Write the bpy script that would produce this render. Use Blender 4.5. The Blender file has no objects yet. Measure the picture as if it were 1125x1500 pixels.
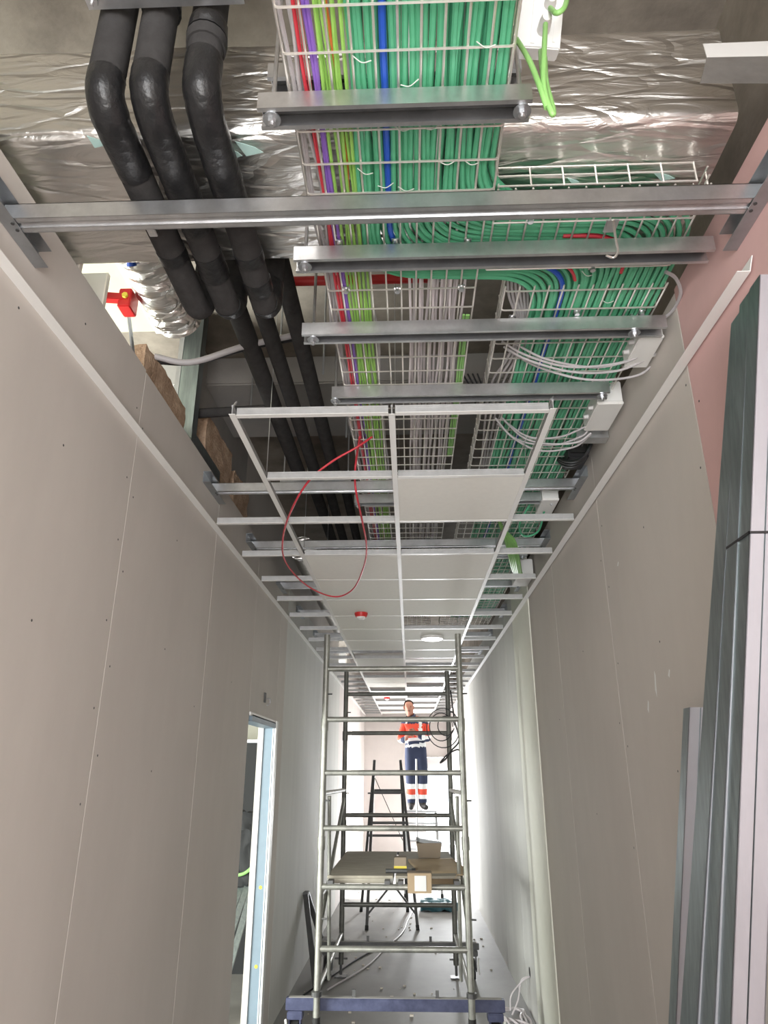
import bpy, bmesh, math, random
from mathutils import Vector, Matrix, noise
random.seed(7)
S = bpy.context.scene
COL = S.collection
PI = math.pi

# ------------------------------------------------------------------ camera, world, large lights, exposure
F_PX, PITCH, YAW = 1010.0, math.radians(20.6), math.radians(2.05)
GZ = -1.80            # floor height relative to the lens (the lens is the origin)
CZ = 1.25             # underside of the ceiling grid
XL, XR = -1.067, 0.931
cam = bpy.data.cameras.new('camera'); cam.sensor_fit = 'VERTICAL'; cam.sensor_height = 24.0
cam.lens = F_PX / 1500.0 * 24.0; cam.clip_start = 0.02; cam.clip_end = 200
camo = bpy.data.objects.new('camera', cam); COL.objects.link(camo)
camo.rotation_euler = (PI/2 + PITCH, 0, YAW); S.camera = camo

w = bpy.data.worlds.new('daylight'); S.world = w; w.use_nodes = True
w.node_tree.nodes['Background'].inputs[0].default_value = (0.86, 0.93, 1.0, 1)
w.node_tree.nodes['Background'].inputs[1].default_value = 3.5

def area(name, loc, rot, sx, sy, power, col):
    l = bpy.data.lights.new(name, 'AREA'); l.shape = 'RECTANGLE'; l.size = sx; l.size_y = sy
    l.energy = power; l.color = col
    o = bpy.data.objects.new(name, l); COL.objects.link(o); o.location = loc; o.rotation_euler = rot
    return o
# daylight through the unseen open end behind the photographer, through the door at the far end and through the side rooms' windows
area('daylight_behind', (-0.05, -4.3, -0.3), (PI/2 + math.radians(10), 0, 0), 1.9, 2.6, 84, (1.0, 0.97, 0.94))
area('fill_light_behind', (-0.05, -1.3, -0.25), (PI/2 + math.radians(6), 0, 0), 1.5, 1.5, 46, (1.0, 0.965, 0.93))  # fill lamp added out of view to brighten the near walls
area('daylight_far_door', (0.62, 17.6, -0.8), (PI/2, 0, PI), 0.66, 1.9, 300, (0.96, 0.98, 1.0))
area('daylight_side_room', (-4.25, 2.55, -0.35), (PI/2 + math.radians(4), 0, -PI/2 + math.radians(30)), 2.5, 2.3, 260, (0.97, 1.0, 0.93))
area('daylight_far_side', (-1.9, 12.6, -0.5), (PI/2, 0, -PI/2), 1.3, 2.1, 110, (1.0, 0.99, 0.96))
S.view_settings.view_transform = 'Standard'; S.view_settings.look = 'None'
S.view_settings.gamma = 1.0; S.view_settings.use_curve_mapping = False
S.view_settings.exposure = 0.85

# ------------------------------------------------------------------ pixel helpers (photo frame 1125 x 1500)
_f = Vector((-math.sin(YAW)*math.cos(PITCH), math.cos(YAW)*math.cos(PITCH), math.sin(PITCH)))
_r = Vector((math.cos(YAW), math.sin(YAW), 0)); _u = _r.cross(_f)
def ray(px, py): return _f + _r*((px-562.5)/F_PX) - _u*((py-750)/F_PX)
def atz(px, py, z): d = ray(px, py); return d*(z/d.z)
def atx(px, py, x): d = ray(px, py); return d*(x/d.x)
def aty(px, py, y): d = ray(px, py); return d*(y/d.y)

# ------------------------------------------------------------------ materials
def mat(name, col, rough=0.6, metal=0.0, var=0.0, vscale=6.0, bump=0.0, bscale=60.0, col2=None, stretch=None, spec=None, emit=None, detail=6.0):
    m = bpy.data.materials.new(name); m.use_nodes = True
    nt = m.node_tree; b = nt.nodes['Principled BSDF']
    b.inputs['Base Color'].default_value = (*col, 1); b.inputs['Roughness'].default_value = rough
    b.inputs['Metallic'].default_value = metal
    if spec is not None: b.inputs['Specular IOR Level'].default_value = spec
    tc = nt.nodes.new('ShaderNodeTexCoord'); mp = nt.nodes.new('ShaderNodeMapping')
    nt.links.new(tc.outputs['Object'], mp.inputs[0])
    if stretch: mp.inputs['Scale'].default_value = stretch
    if var or col2:
        n = nt.nodes.new('ShaderNodeTexNoise'); n.inputs['Scale'].default_value = vscale; n.inputs['Detail'].default_value = detail
        n.inputs['Roughness'].default_value = 0.65
        nt.links.new(mp.outputs[0], n.inputs['Vector'])
        r = nt.nodes.new('ShaderNodeValToRGB'); r.color_ramp.elements[0].position = 0.32; r.color_ramp.elements[1].position = 0.68
        c2 = col2 if col2 else tuple(min(1, c*(1+var)) for c in col)
        c1 = col if col2 else tuple(c*(1-var) for c in col)
        r.color_ramp.elements[0].color = (*c1, 1); r.color_ramp.elements[1].color = (*c2, 1)
        nt.links.new(n.outputs[0], r.inputs[0]); nt.links.new(r.outputs[0], b.inputs['Base Color'])
    if bump:
        n2 = nt.nodes.new('ShaderNodeTexNoise'); n2.inputs['Scale'].default_value = bscale; n2.inputs['Detail'].default_value = 5
        nt.links.new(mp.outputs[0], n2.inputs['Vector'])
        bp = nt.nodes.new('ShaderNodeBump'); bp.inputs['Strength'].default_value = bump; bp.inputs['Distance'].default_value = 0.01
        nt.links.new(n2.outputs[0], bp.inputs['Height']); nt.links.new(bp.outputs[0], b.inputs['Normal'])
    if emit:
        b.inputs['Emission Color'].default_value = (*emit[0], 1); b.inputs['Emission Strength'].default_value = emit[1]
    return m
M = {}
M['board'] = mat('grey_plasterboard', (0.60, 0.56, 0.52), 0.85, var=0.045, vscale=2.2, stretch=(1, 1, 0.35), bump=0.03, bscale=240)
M['board_pink'] = mat('pink_fireboard', (0.67, 0.435, 0.42), 0.85, var=0.05, vscale=3)
M['board_cream'] = mat('cream_plaster', (0.86, 0.86, 0.77), 0.7, var=0.03, vscale=3)
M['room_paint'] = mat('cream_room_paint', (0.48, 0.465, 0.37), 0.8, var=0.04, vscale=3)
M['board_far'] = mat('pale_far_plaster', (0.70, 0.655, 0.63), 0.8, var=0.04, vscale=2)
M['board_edge'] = mat('board_core', (0.72, 0.66, 0.58), 0.9)
M['board_dirty'] = mat('jointed_plasterboard', (0.60, 0.595, 0.565), 0.8, col2=(0.68, 0.675, 0.645), vscale=3.0, stretch=(1, 0.9, 0.10))
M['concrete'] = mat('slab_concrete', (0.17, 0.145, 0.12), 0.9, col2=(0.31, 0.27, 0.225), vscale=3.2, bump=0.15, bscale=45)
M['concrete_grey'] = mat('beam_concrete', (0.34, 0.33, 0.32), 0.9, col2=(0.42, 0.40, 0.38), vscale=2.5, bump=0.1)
M['floor'] = mat('floor_screed', (0.25, 0.245, 0.235), 0.6, col2=(0.32, 0.312, 0.30), vscale=1.6, bump=0.04)
M['galv'] = mat('galvanised_steel', (0.66, 0.67, 0.69), 0.34, 0.95, var=0.16, vscale=9, bump=0.03, bscale=30)
M['galv_dark'] = mat('dull_galvanised_steel', (0.42, 0.44, 0.46), 0.45, 0.9, var=0.15, vscale=8)
M['stud'] = mat('new_steel_profile', (0.30, 0.345, 0.355), 0.38, 0.9, var=0.18, vscale=14, stretch=(4, 4, 0.4), bump=0.02)
M['stud_pale'] = mat('steel_profile_web', (0.40, 0.40, 0.43), 0.5, 0.7, var=0.06, vscale=5, stretch=(3, 3, 0.4))
M['wire'] = mat('zinc_wire', (0.78, 0.76, 0.72), 0.35, 0.75, var=0.1, vscale=12)
M['scaf'] = mat('scaffold_tube', (0.24, 0.24, 0.22), 0.45, 0.6, col2=(0.40, 0.40, 0.36), vscale=9, bump=0.1, bscale=60)
M['scaf_rear'] = mat('backlit_scaffold_tube', (0.12, 0.12, 0.11), 0.5, 0.5, col2=(0.20, 0.20, 0.18), vscale=9)  # darker copy of scaf: backlit shade of the rear frame put into colour
M['scaf_dark'] = mat('dark_scaffold_steel', (0.10, 0.10, 0.10), 0.5, 0.4, var=0.2, vscale=10)
M['stem'] = mat('tee_stem', (0.46, 0.46, 0.46), 0.5, 0.5, var=0.1, vscale=20)
M['white'] = mat('white_powder_coat', (0.77, 0.76, 0.74), 0.45, var=0.02)
M['tile'] = mat('ceiling_tile_face', (0.86, 0.845, 0.80), 0.85, var=0.02, vscale=30, bump=0.05, bscale=300)
M['plastic'] = mat('white_plastic', (0.78, 0.78, 0.77), 0.4)
M['grey_plastic'] = mat('grey_plastic', (0.58, 0.57, 0.57), 0.4)
M['foam'] = mat('black_foam', (0.045, 0.043, 0.043), 0.95, var=0.2, vscale=20, bump=0.1, bscale=180, spec=0.15)
M['tape'] = mat('black_tape', (0.014, 0.014, 0.015), 0.36, var=0.2, vscale=20, bump=0.45, bscale=35, spec=0.4)
M['green'] = mat('green_jacket', (0.10, 0.42, 0.235), 0.45, var=0.14, vscale=4)
M['green_b'] = mat('green_jacket_dark', (0.075, 0.35, 0.19), 0.45, var=0.14, vscale=4)
M['lime'] = mat('lime_jacket', (0.30, 0.56, 0.12), 0.45, var=0.1)
M['lime2'] = mat('bright_green_jacket', (0.26, 0.52, 0.16), 0.45, var=0.1)
M['blue'] = mat('blue_jacket', (0.02, 0.09, 0.50), 0.45)
M['red'] = mat('red_jacket', (0.56, 0.04, 0.06), 0.4)
M['purple'] = mat('purple_jacket', (0.24, 0.12, 0.50), 0.45)
M['orange'] = mat('orange_jacket', (0.6, 0.16, 0.04), 0.45)
M['greyc'] = mat('grey_jacket', (0.42, 0.40, 0.41), 0.5)
M['whitec'] = mat('pale_grey_jacket', (0.70, 0.65, 0.67), 0.5)
M['blackc'] = mat('black_jacket', (0.02, 0.02, 0.022), 0.5)
M['redpaint'] = mat('red_paint', (0.55, 0.025, 0.025), 0.4, var=0.1)
M['wool'] = mat('mineral_wool', (0.30, 0.19, 0.12), 0.95, col2=(0.58, 0.42, 0.30), vscale=11, bump=1.0, bscale=70)
M['bluepaint'] = mat('blue_paint', (0.030, 0.036, 0.085), 0.5, col2=(0.075, 0.085, 0.16), vscale=12)
M['bluegrey'] = mat('blue_door_frame', (0.20, 0.265, 0.32), 0.45, var=0.06)
M['rubber'] = mat('rubber', (0.022, 0.022, 0.022), 0.7)
M['wood'] = mat('weathered_plywood', (0.36, 0.33, 0.27), 0.8, var=0.15, vscale=7, stretch=(1, 4, 1))
M['card'] = mat('cardboard', (0.45, 0.34, 0.22), 0.85, var=0.06)
M['card_dark'] = mat('brown_carton', (0.25, 0.20, 0.15), 0.85)
M['paper'] = mat('white_paper', (0.82, 0.83, 0.82), 0.8)
M['yellow'] = mat('yellow_tape', (0.68, 0.55, 0.06), 0.5)
M['trestle'] = mat('dark_ladder_metal', (0.10, 0.10, 0.10), 0.5, 0.4, var=0.2)
M['alu'] = mat('aluminium', (0.55, 0.56, 0.57), 0.4, 0.9)
M['screw'] = mat('screw_head', (0.05, 0.05, 0.05), 0.5)
M['scrap'] = mat('pale_green_film', (0.46, 0.66, 0.62), 0.6)
M['black_void'] = mat('black_sheet', (0.015, 0.016, 0.018), 0.7)
M['tie'] = mat('cable_tie', (0.5, 0.55, 0.5), 0.4)
M['navy'] = mat('navy_cloth', (0.030, 0.040, 0.085), 0.85)
M['hiviz'] = mat('orange_red_cloth', (0.78, 0.09, 0.05), 0.8)
M['reflect'] = mat('reflective_band', (0.85, 0.86, 0.87), 0.4)
M['skin'] = mat('skin', (0.40, 0.18, 0.125), 0.6)
M['hair'] = mat('dark_hair', (0.06, 0.035, 0.025), 0.8)
M['shoe'] = mat('dark_shoe', (0.035, 0.033, 0.032), 0.6)
M['teal'] = mat('teal_plastic', (0.03, 0.12, 0.15), 0.5)
M['lamp'] = mat('lamp_glow', (0.9, 0.9, 0.88), 0.4, emit=((1, 0.97, 0.92), 2.0))

def foil_mat():
    m = bpy.data.materials.new('crinkled_foil'); m.use_nodes = True; nt = m.node_tree; b = nt.nodes['Principled BSDF']
    b.inputs['Base Color'].default_value = (0.78, 0.76, 0.73, 1); b.inputs['Metallic'].default_value = 1.0; b.inputs['Roughness'].default_value = 0.33
    tc = nt.nodes.new('ShaderNodeTexCoord'); mp = nt.nodes.new('ShaderNodeMapping'); mp.inputs['Scale'].default_value = (0.4, 1.6, 1.6)
    nt.links.new(tc.outputs['Object'], mp.inputs[0])
    v = nt.nodes.new('ShaderNodeTexVoronoi'); v.feature = 'DISTANCE_TO_EDGE'; v.inputs['Scale'].default_value = 9
    n = nt.nodes.new('ShaderNodeTexNoise'); n.inputs['Scale'].default_value = 14; n.inputs['Detail'].default_value = 8; n.inputs['Distortion'].default_value = 1.2
    nd = nt.nodes.new('ShaderNodeTexNoise'); nd.inputs['Scale'].default_value = 5
    mx = nt.nodes.new('ShaderNodeMixRGB'); mx.inputs[0].default_value = 0.2
    nt.links.new(mp.outputs[0], nd.inputs['Vector']); nt.links.new(mp.outputs[0], mx.inputs[1]); nt.links.new(nd.outputs[1], mx.inputs[2])
    nt.links.new(mx.outputs[0], v.inputs['Vector']); nt.links.new(mp.outputs[0], n.inputs['Vector'])
    mt = nt.nodes.new('ShaderNodeMath'); mt.operation = 'MINIMUM'; mt.inputs[1].default_value = 0.12
    nt.links.new(v.outputs[0], mt.inputs[0])
    m2 = nt.nodes.new('ShaderNodeMath'); m2.operation = 'MULTIPLY'; m2.inputs[1].default_value = 3.0
    nt.links.new(mt.outputs[0], m2.inputs[0])
    ad = nt.nodes.new('ShaderNodeMath'); ad.operation = 'ADD'; nt.links.new(m2.outputs[0], ad.inputs[0]); nt.links.new(n.outputs[0], ad.inputs[1])
    bp = nt.nodes.new('ShaderNodeBump'); bp.inputs['Strength'].default_value = 0.75; bp.inputs['Distance'].default_value = 0.014
    nt.links.new(ad.outputs[0], bp.inputs['Height']); nt.links.new(bp.outputs[0], b.inputs['Normal'])
    return m
M['foil'] = foil_mat()

# ------------------------------------------------------------------ mesh helpers
class MB:
    def __init__(s): s.v = []; s.f = []; s.mi = []; s.cur = 0
    def add(s, vs, fs):
        k = len(s.v); s.v += [Vector(p) for p in vs]
        for f in fs: s.f.append(tuple(i+k for i in f)); s.mi.append(s.cur)
    def box(s, a, b):
        x0, y0, z0 = a; x1, y1, z1 = b
        x0, x1 = min(x0, x1), max(x0, x1); y0, y1 = min(y0, y1), max(y0, y1); z0, z1 = min(z0, z1), max(z0, z1)
        s.add([(x0,y0,z0),(x1,y0,z0),(x1,y1,z0),(x0,y1,z0),(x0,y0,z1),(x1,y0,z1),(x1,y1,z1),(x0,y1,z1)],
              [(0,3,2,1),(4,5,6,7),(0,1,5,4),(1,2,6,5),(2,3,7,6),(3,0,4,7)]); return s
    def bar(s, p, q, wx, wy, side=(1, 0, 0)):
        """a rectangular bar from p to q, wx wide along side, wy along the third axis"""
        p, q = Vector(p), Vector(q); d = (q-p).normalized(); a = Vector(side); a = (a - d*a.dot(d)).normalized(); c = d.cross(a)
        a *= wx/2; c *= wy/2
        s.add([p-a-c, p+a-c, p+a+c, p-a+c, q-a-c, q+a-c, q+a+c, q-a+c], [(0,3,2,1),(4,5,6,7),(0,1,5,4),(1,2,6,5),(2,3,7,6),(3,0,4,7)]); return s
    def tube(s, path, r, n=8, cap=True):
        path = [Vector(p) for p in path]; m = len(path); rr = r if isinstance(r, (list, tuple)) else [r]*m
        t = [(path[min(i+1, m-1)] - path[max(i-1, 0)]).normalized() for i in range(m)]
        a = t[0].orthogonal().normalized(); vs = []
        for i in range(m):
            a = (a - t[i]*a.dot(t[i])).normalized(); b = t[i].cross(a)
            for j in range(n):
                ang = 2*PI*j/n; vs.append(path[i] + (a*math.cos(ang) + b*math.sin(ang))*rr[i])
        fs = [(i*n+j, i*n+(j+1) % n, (i+1)*n+(j+1) % n, (i+1)*n+j) for i in range(m-1) for j in range(n)]
        if cap: fs += [tuple(range(n-1, -1, -1)), tuple(range((m-1)*n, m*n))]
        s.add(vs, fs); return s
    def disc(s, c, axis, r, h, n=16):
        c = Vector(c); ax = Vector(axis).normalized(); return s.tube([c, c+ax*h], r, n)
    def prism(s, poly, axis, a, b):
        """extrude a 2-D polygon along 'x', 'y' or 'z' from a to b"""
        def P(u, v, t): return {'x': (t, u, v), 'y': (u, t, v), 'z': (u, v, t)}[axis]
        n = len(poly); vs = [P(u, v, a) for u, v in poly] + [P(u, v, b) for u, v in poly]
        s.add(vs, [tuple(range(n-1, -1, -1)), tuple(range(n, 2*n))] + [(i, (i+1) % n, n+(i+1) % n, n+i) for i in range(n)]); return s
    def mesh(s, name, mats, org=Vector(), smooth=False, bevel=0.0):
        me = bpy.data.meshes.new(name); me.from_pydata([v-org for v in s.v], [], s.f)
        for m in (mats if isinstance(mats, (list, tuple)) else [mats]): me.materials.append(M[m] if isinstance(m, str) else m)
        bm = bmesh.new(); bm.from_mesh(me); bm.faces.ensure_lookup_table()
        for i, f in enumerate(bm.faces): f.material_index = s.mi[i]
        bmesh.ops.recalc_face_normals(bm, faces=bm.faces)
        if bevel: bmesh.ops.bevel(bm, geom=[e for e in bm.edges if len(e.link_faces) == 2 and e.calc_face_angle(0) > 0.6], offset=bevel, segments=2, affect='EDGES', clamp_overlap=True)
        bm.to_mesh(me); bm.free()
        if smooth:
            me.polygons.foreach_set('use_smooth', [True]*len(me.polygons)); me.set_sharp_from_angle(angle=math.radians(40))
        me.update(); return me
    def part(s, name, mats, parent, smooth=False, bevel=0.0, label=None):
        o = parent; org = Vector()
        while o is not None: org += o.location; o = o.parent
        ob = bpy.data.objects.new(name, s.mesh(name, mats, org, smooth, bevel)); COL.objects.link(ob); ob.parent = parent
        if label: ob['label'] = label
        return ob
    def thing(s, name, mats, label, cat, group=None, smooth=False, bevel=0.0, kind=None):
        lo = Vector([min(v[i] for v in s.v) for i in range(3)]); hi = Vector([max(v[i] for v in s.v) for i in range(3)])
        org = Vector(((lo.x+hi.x)/2, (lo.y+hi.y)/2, lo.z))
        ob = bpy.data.objects.new(name, s.mesh(name, mats, org, smooth, bevel)); COL.objects.link(ob); ob.location = org
        tag(ob, label, cat, group, kind); return ob
def tag(o, label=None, cat=None, group=None, kind=None):
    if label: o['label'] = label
    if cat: o['category'] = cat
    if group: o['group'] = group
    if kind: o['kind'] = kind
def thing(name, label, cat, loc=(0, 0, 0), group=None, kind=None):
    o = bpy.data.objects.new(name, None); o.empty_display_size = 0.05; COL.objects.link(o); o.location = loc; tag(o, label, cat, group, kind); return o
def struct(name, loc=(0, 0, 0), label=None): return thing(name, label, None, loc, kind='structure')
def cp(o, parent, loc=None, name=None):
    c = o.copy(); COL.objects.link(c); c.parent = parent
    if loc is not None: c.location = loc
    if name: c.name = name
    return c
def B(a, b): return MB().box(a, b)
def fillet(pts, r, seg=7):
    pts = [Vector(p) for p in pts]; out = [pts[0]]
    for i in range(1, len(pts)-1):
        p, a, b = pts[i], pts[i-1], pts[i+1]; da, db = (a-p), (b-p); rr = min(r, da.length*0.48, db.length*0.48)
        s0 = p + da.normalized()*rr; s1 = p + db.normalized()*rr
        for k in range(seg+1):
            t = k/seg; out.append(s0*(1-t)**2 + p*2*t*(1-t) + s1*t*t)
    out.append(pts[-1]); return out
def spline(pts, seg=8):
    P = [Vector(p) for p in pts]; P = [P[0]*2-P[1]] + P + [P[-1]*2-P[-2]]; out = []
    for i in range(1, len(P)-2):
        for k in range(seg):
            t = k/seg; a, b, c, d = P[i-1], P[i], P[i+1], P[i+2]
            out.append(0.5*((2*b) + (c-a)*t + (2*a-5*b+4*c-d)*t*t + (3*b-a-3*c+d)*t**3))
    out.append(P[-2]); return out
def resample(path, step):
    out = [path[0]]
    for a, b in zip(path, path[1:]):
        n = max(1, int((b-a).length/step))
        for k in range(1, n+1): out.append(a.lerp(b, k/n))
    return out

# ------------------------------------------------------------------ the setting
SL = 2.35                                     # slab soffit
YB, YE = -4.6, 17.0
o = B((-5.0, YB-0.5, GZ-0.2), (3.2, YE+3, GZ)).part('floor', 'floor', None); o['kind'] = 'structure'; o['label'] = 'dusty grey screed floor of the corridor'
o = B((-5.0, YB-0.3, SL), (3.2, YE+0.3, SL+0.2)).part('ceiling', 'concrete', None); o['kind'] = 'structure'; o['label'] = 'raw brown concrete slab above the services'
bm_ = struct('trim_1', (0, 3.5, 2.12), 'grey downstand concrete beam across the ceiling void')
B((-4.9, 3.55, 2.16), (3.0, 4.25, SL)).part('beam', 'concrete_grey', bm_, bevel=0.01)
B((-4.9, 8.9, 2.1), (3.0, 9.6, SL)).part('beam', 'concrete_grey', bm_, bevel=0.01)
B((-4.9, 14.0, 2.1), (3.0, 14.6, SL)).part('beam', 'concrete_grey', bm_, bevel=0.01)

TB = 1.55                                     # top edge of the plasterboard
def boards(parent, x, ys, z0, z1, side, mats, gap=0.0022):
    for i in range(len(ys)-1):
        m = mats[i] if isinstance(mats, list) else mats
        zt = z1 + (random.uniform(-0.012, 0.012))
        B((x, ys[i]+gap, z0), (x+side*0.0125, ys[i+1]-gap, zt)).part('plasterboard', m, parent, bevel=0.001)
def screws(parent, x, side, spots):
    mb = MB()
    for y, z in spots: mb.disc((x - side*0.0005, y, z), (side, 0, 0), 0.0042, 0.001, 8)
    mb.part('screw_heads', 'screw', parent)['kind'] = 'stuff'

# left wall: front boards, steel studs behind, wool and the room-side board
wl = struct('wall_left', (XL, 0, GZ), 'grey plasterboard wall on the left with visible joints')
D0, D1, DH = 4.73, 5.70, 0.36                 # door opening
boards(wl, XL, [-4.6, -3.4, -2.2, -1.0, 0.02, 1.22, 2.42, 3.62, D0], GZ, TB, -1, 'board')
B((XL, D0+.002, DH), (XL-0.0125, D1-.002, TB)).part('plasterboard', 'board', wl)
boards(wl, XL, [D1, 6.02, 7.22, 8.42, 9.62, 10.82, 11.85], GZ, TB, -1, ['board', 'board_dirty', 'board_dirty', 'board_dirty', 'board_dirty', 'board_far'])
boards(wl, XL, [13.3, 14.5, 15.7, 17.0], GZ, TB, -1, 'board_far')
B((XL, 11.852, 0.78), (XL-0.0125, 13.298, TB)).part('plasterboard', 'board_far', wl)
for a, b, h in ((-4.6, D0-0.06, 1.5), (D1+0.06, 11.8, 1.5), (13.35, 17.0, 1.5)):     # white joint backing and room-side skin
    B((XL-0.014, a, GZ), (XL-0.020, b, h)).part('joint_backing', 'board_edge', wl)
    B((XL-0.125, a, GZ), (XL-0.15, b, SL)).part('rear_board', 'board', wl) if a > 0 else None
B((XL-0.014, D0-0.06, DH+0.06), (XL-0.020, D1+0.06, 1.5)).part('joint_backing', 'board_edge', wl)
B((XL-0.125, D0-0.06, DH+0.06), (XL-0.15, D1+0.06, SL)).part('rear_board', 'board', wl)
B((XL-0.125, -4.6, GZ), (XL-0.15, 3.12, 1.555)).part('rear_board', 'board_cream', wl)
B((XL-0.125, 3.122, GZ), (XL-0.15, D0-0.06, SL)).part('rear_board', 'concrete_grey', wl)
for y in (0.6, 1.2, 1.8, 3.05, 3.6, 4.15, 6.5, 7.1, 7.7, 8.3, 8.9):
    B((XL-0.022, y, GZ), (XL-0.12, y+0.045, 1.5)).part('wall_stud', 'galv_dark', wl)
for y in (11.80, 13.30): B((XL-0.0005, y, GZ), (XL-0.152, y+0.05, 0.78)).part('opening_jamb', 'board_far', wl)
B((XL-0.013, 11.85, 0.78), (XL-0.152, 13.30, 0.80)).part('opening_head', 'board_far', wl)
screws(wl, XL, -1, [(2.38, z) for z in (1.35, 1.05, 0.8, 0.5, 0.2, -0.1)] + [(2.46, z) for z in (1.3, 1.0, 0.7, 0.35, 0.05)] + [(1.9, z) for z in (1.4, 0.95, 0.4)] + [(3.0, z) for z in (1.0, 0.5, 0.0)] + [(1.55, 1.2), (1.45, 0.75), (3.5, .3), (4.2, .5)])

# right wall
wr = struct('wall_right', (XR, 0, GZ), 'right wall of pink, grey and cream plasterboard')
boards(wr, XR, [-4.6, -3.4, -2.2, -1.0, -0.4, 0.8, 1.997, 3.19, 4.35, 5.27], GZ, TB, 1, ['board', 'board', 'board', 'board', 'board', 'board_pink', 'board', 'board', 'board'])
B((XR-0.006, 5.272, GZ), (XR+0.012, 6.15, 2.30)).part('pillar_face', 'board_cream', wr, bevel=0.004, label='cream plastered pillar face flush in the grey boards')
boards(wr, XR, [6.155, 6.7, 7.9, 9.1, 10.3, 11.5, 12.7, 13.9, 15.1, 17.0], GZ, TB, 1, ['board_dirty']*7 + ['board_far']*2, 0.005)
B((XR+0.014, -4.6, GZ), (XR+0.020, 5.3, 1.5)).part('joint_backing', 'board_edge', wr); B((XR+0.014, 5.3, GZ), (XR+0.020, 17.0, 1.5)).part('joint_backing', 'galv_dark', wr)
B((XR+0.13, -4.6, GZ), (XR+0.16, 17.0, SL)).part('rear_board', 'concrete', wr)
screws(wr, XR, 1, [(2.03, z) for z in (1.2, 0.9, 0.62, 0.3, 0.0)] + [(1.96, z) for z in (1.1, 0.6, 0.2)] + [(2.6, z) for z in (0.9, 0.45, 0.0)] + [(3.15, z) for z in (1.1, 0.8, 0.45, 0.1)] + [(3.23, z) for z in (0.95, 0.2, -.3)] + [(3.75, .6), (3.8, -.2), (4.5, .3)])
mb = MB()
for px, py, l in ((962, 1022, 0.10), (950, 1045, 0.05), (980, 993, 0.03), (905, 830, 0.02)):
    c = atx(px, py, XR-0.001); mb.add([c+Vector((0, -0.005, 0)), c+Vector((0, 0.006, l*.3)), c+Vector((0, -0.012, l)), c+Vector((0, -0.020, l*.8))], [(0, 1, 2, 3)])
mb.part('plaster_smear', 'paper', wr)['kind'] = 'stuff'

# far end wall with the bright doorway on its right, and the back end
we = struct('wall_end', (0, YE, GZ), 'pale pinkish end wall of the corridor')
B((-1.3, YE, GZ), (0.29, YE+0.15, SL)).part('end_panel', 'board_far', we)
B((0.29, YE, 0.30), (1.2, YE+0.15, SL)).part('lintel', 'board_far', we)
B((0.29, YE-0.10, 0.07), (XR, YE+0.05, 0.29)).part('shutter_box', 'grey_plastic', we, label='grey roller shutter box over the bright doorway')
dr = struct('door_2', (0.6, YE+0.1, GZ), 'white framed glazed door at the far end')
for a, b in (((0.29, YE+.02, GZ), (0.335, YE+.09, 0.07)), ((XR-0.03, YE+.02, GZ), (XR, YE+.09, 0.07)), ((0.335, YE+.02, 0.03), (XR-.03, YE+.09, 0.07))): B(a, b).part('door_frame', 'white', dr)
wb = struct('wall_back', (0, YB, GZ), 'wall at the near end behind the photographer')
B((-4.9, YB-0.15, 1.3), (3, YB, SL)).part('back_panel', 'board', wb)
B((XL-0.2, YB-0.15, GZ), (XL, YB, 1.3)).part('back_panel', 'board', wb); B((XR, YB-0.15, GZ), (XR+0.2, YB, 1.3)).part('back_panel', 'board', wb)
# side room seen through the left door and over the wall
sr = struct('wall_side_room', (-4.5, 3, GZ), 'pale wall of the room beyond the left door')
B((-4.75, -4.6, GZ), (-4.6, 1.2, SL)).part('room_wall', 'board_cream', sr); B((-4.75, 3.9, GZ), (-4.6, 11.1, SL)).part('room_wall', 'board_cream', sr)
B((-4.75, 1.2, 0.9), (-4.6, 3.9, SL)).part('room_wall', 'board_cream', sr); B((-4.75, 1.2, GZ), (-4.6, 3.9, -1.4)).part('room_wall', 'board_cream', sr)
B((-4.6, 9.2, GZ), (XL-0.15, 9.3, SL)).part('room_wall', 'board_cream', sr); B((-4.6, 11.0, GZ), (XL-.15, 11.1, SL)).part('room_wall', 'board_cream', sr)
B((-4.75, YB-.15, GZ), (XL-.15, YB, SL)).part('room_wall', 'board_cream', sr)

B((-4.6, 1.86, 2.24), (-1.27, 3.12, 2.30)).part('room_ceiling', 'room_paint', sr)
for x in (-1.33, -1.62, -2.0): B((x-0.02, 1.86, 2.225), (x+0.02, 3.12, 2.24)).part('ceiling_batten', 'board_edge', sr)
# left door lining
d1 = struct('door_1', (XL, (D0+D1)/2, GZ), 'open doorway in the left wall with blue-grey steel lining')
B((XL+0.012, D1-0.045, GZ), (XL-0.10, D1+0.0, DH)).part('door_jamb', 'bluegrey', d1, bevel=0.003)
B((XL-0.014, D0, GZ), (XL-0.10, D0+0.02, DH)).part('door_jamb', 'bluegrey', d1, bevel=0.003)
B((XL+0.012, D0+.045, DH-0.045), (XL-0.10, D1-.045, DH)).part('door_head', 'bluegrey', d1, bevel=0.003)
for a, b in (((XL+0.016, D1-0.052, GZ), (XL+0.002, D1+0.025, DH+.012)), ((XL-0.102, D1-0.056, GZ), (XL-0.082, D1-0.04, DH)), ((XL+0.012, D0-0.004, DH-0.012), (XL+0.002, D1-0.052, DH+0.012)), ((XL-0.004, D1-0.05, GZ), (XL-0.012, D1-0.045, DH-.045))):
    B(a, b).part('door_trim', 'white', d1, bevel=0.002)
for px, py in ((382, 1300), (374, 1416)):
    c = aty(px, py, D1-0.046); MB().disc((XL-0.04, D1-0.047, c.z), (0, 1, 0), 0.012, 0.002, 14).part('hinge_cap', 'yellow', d1)

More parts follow.
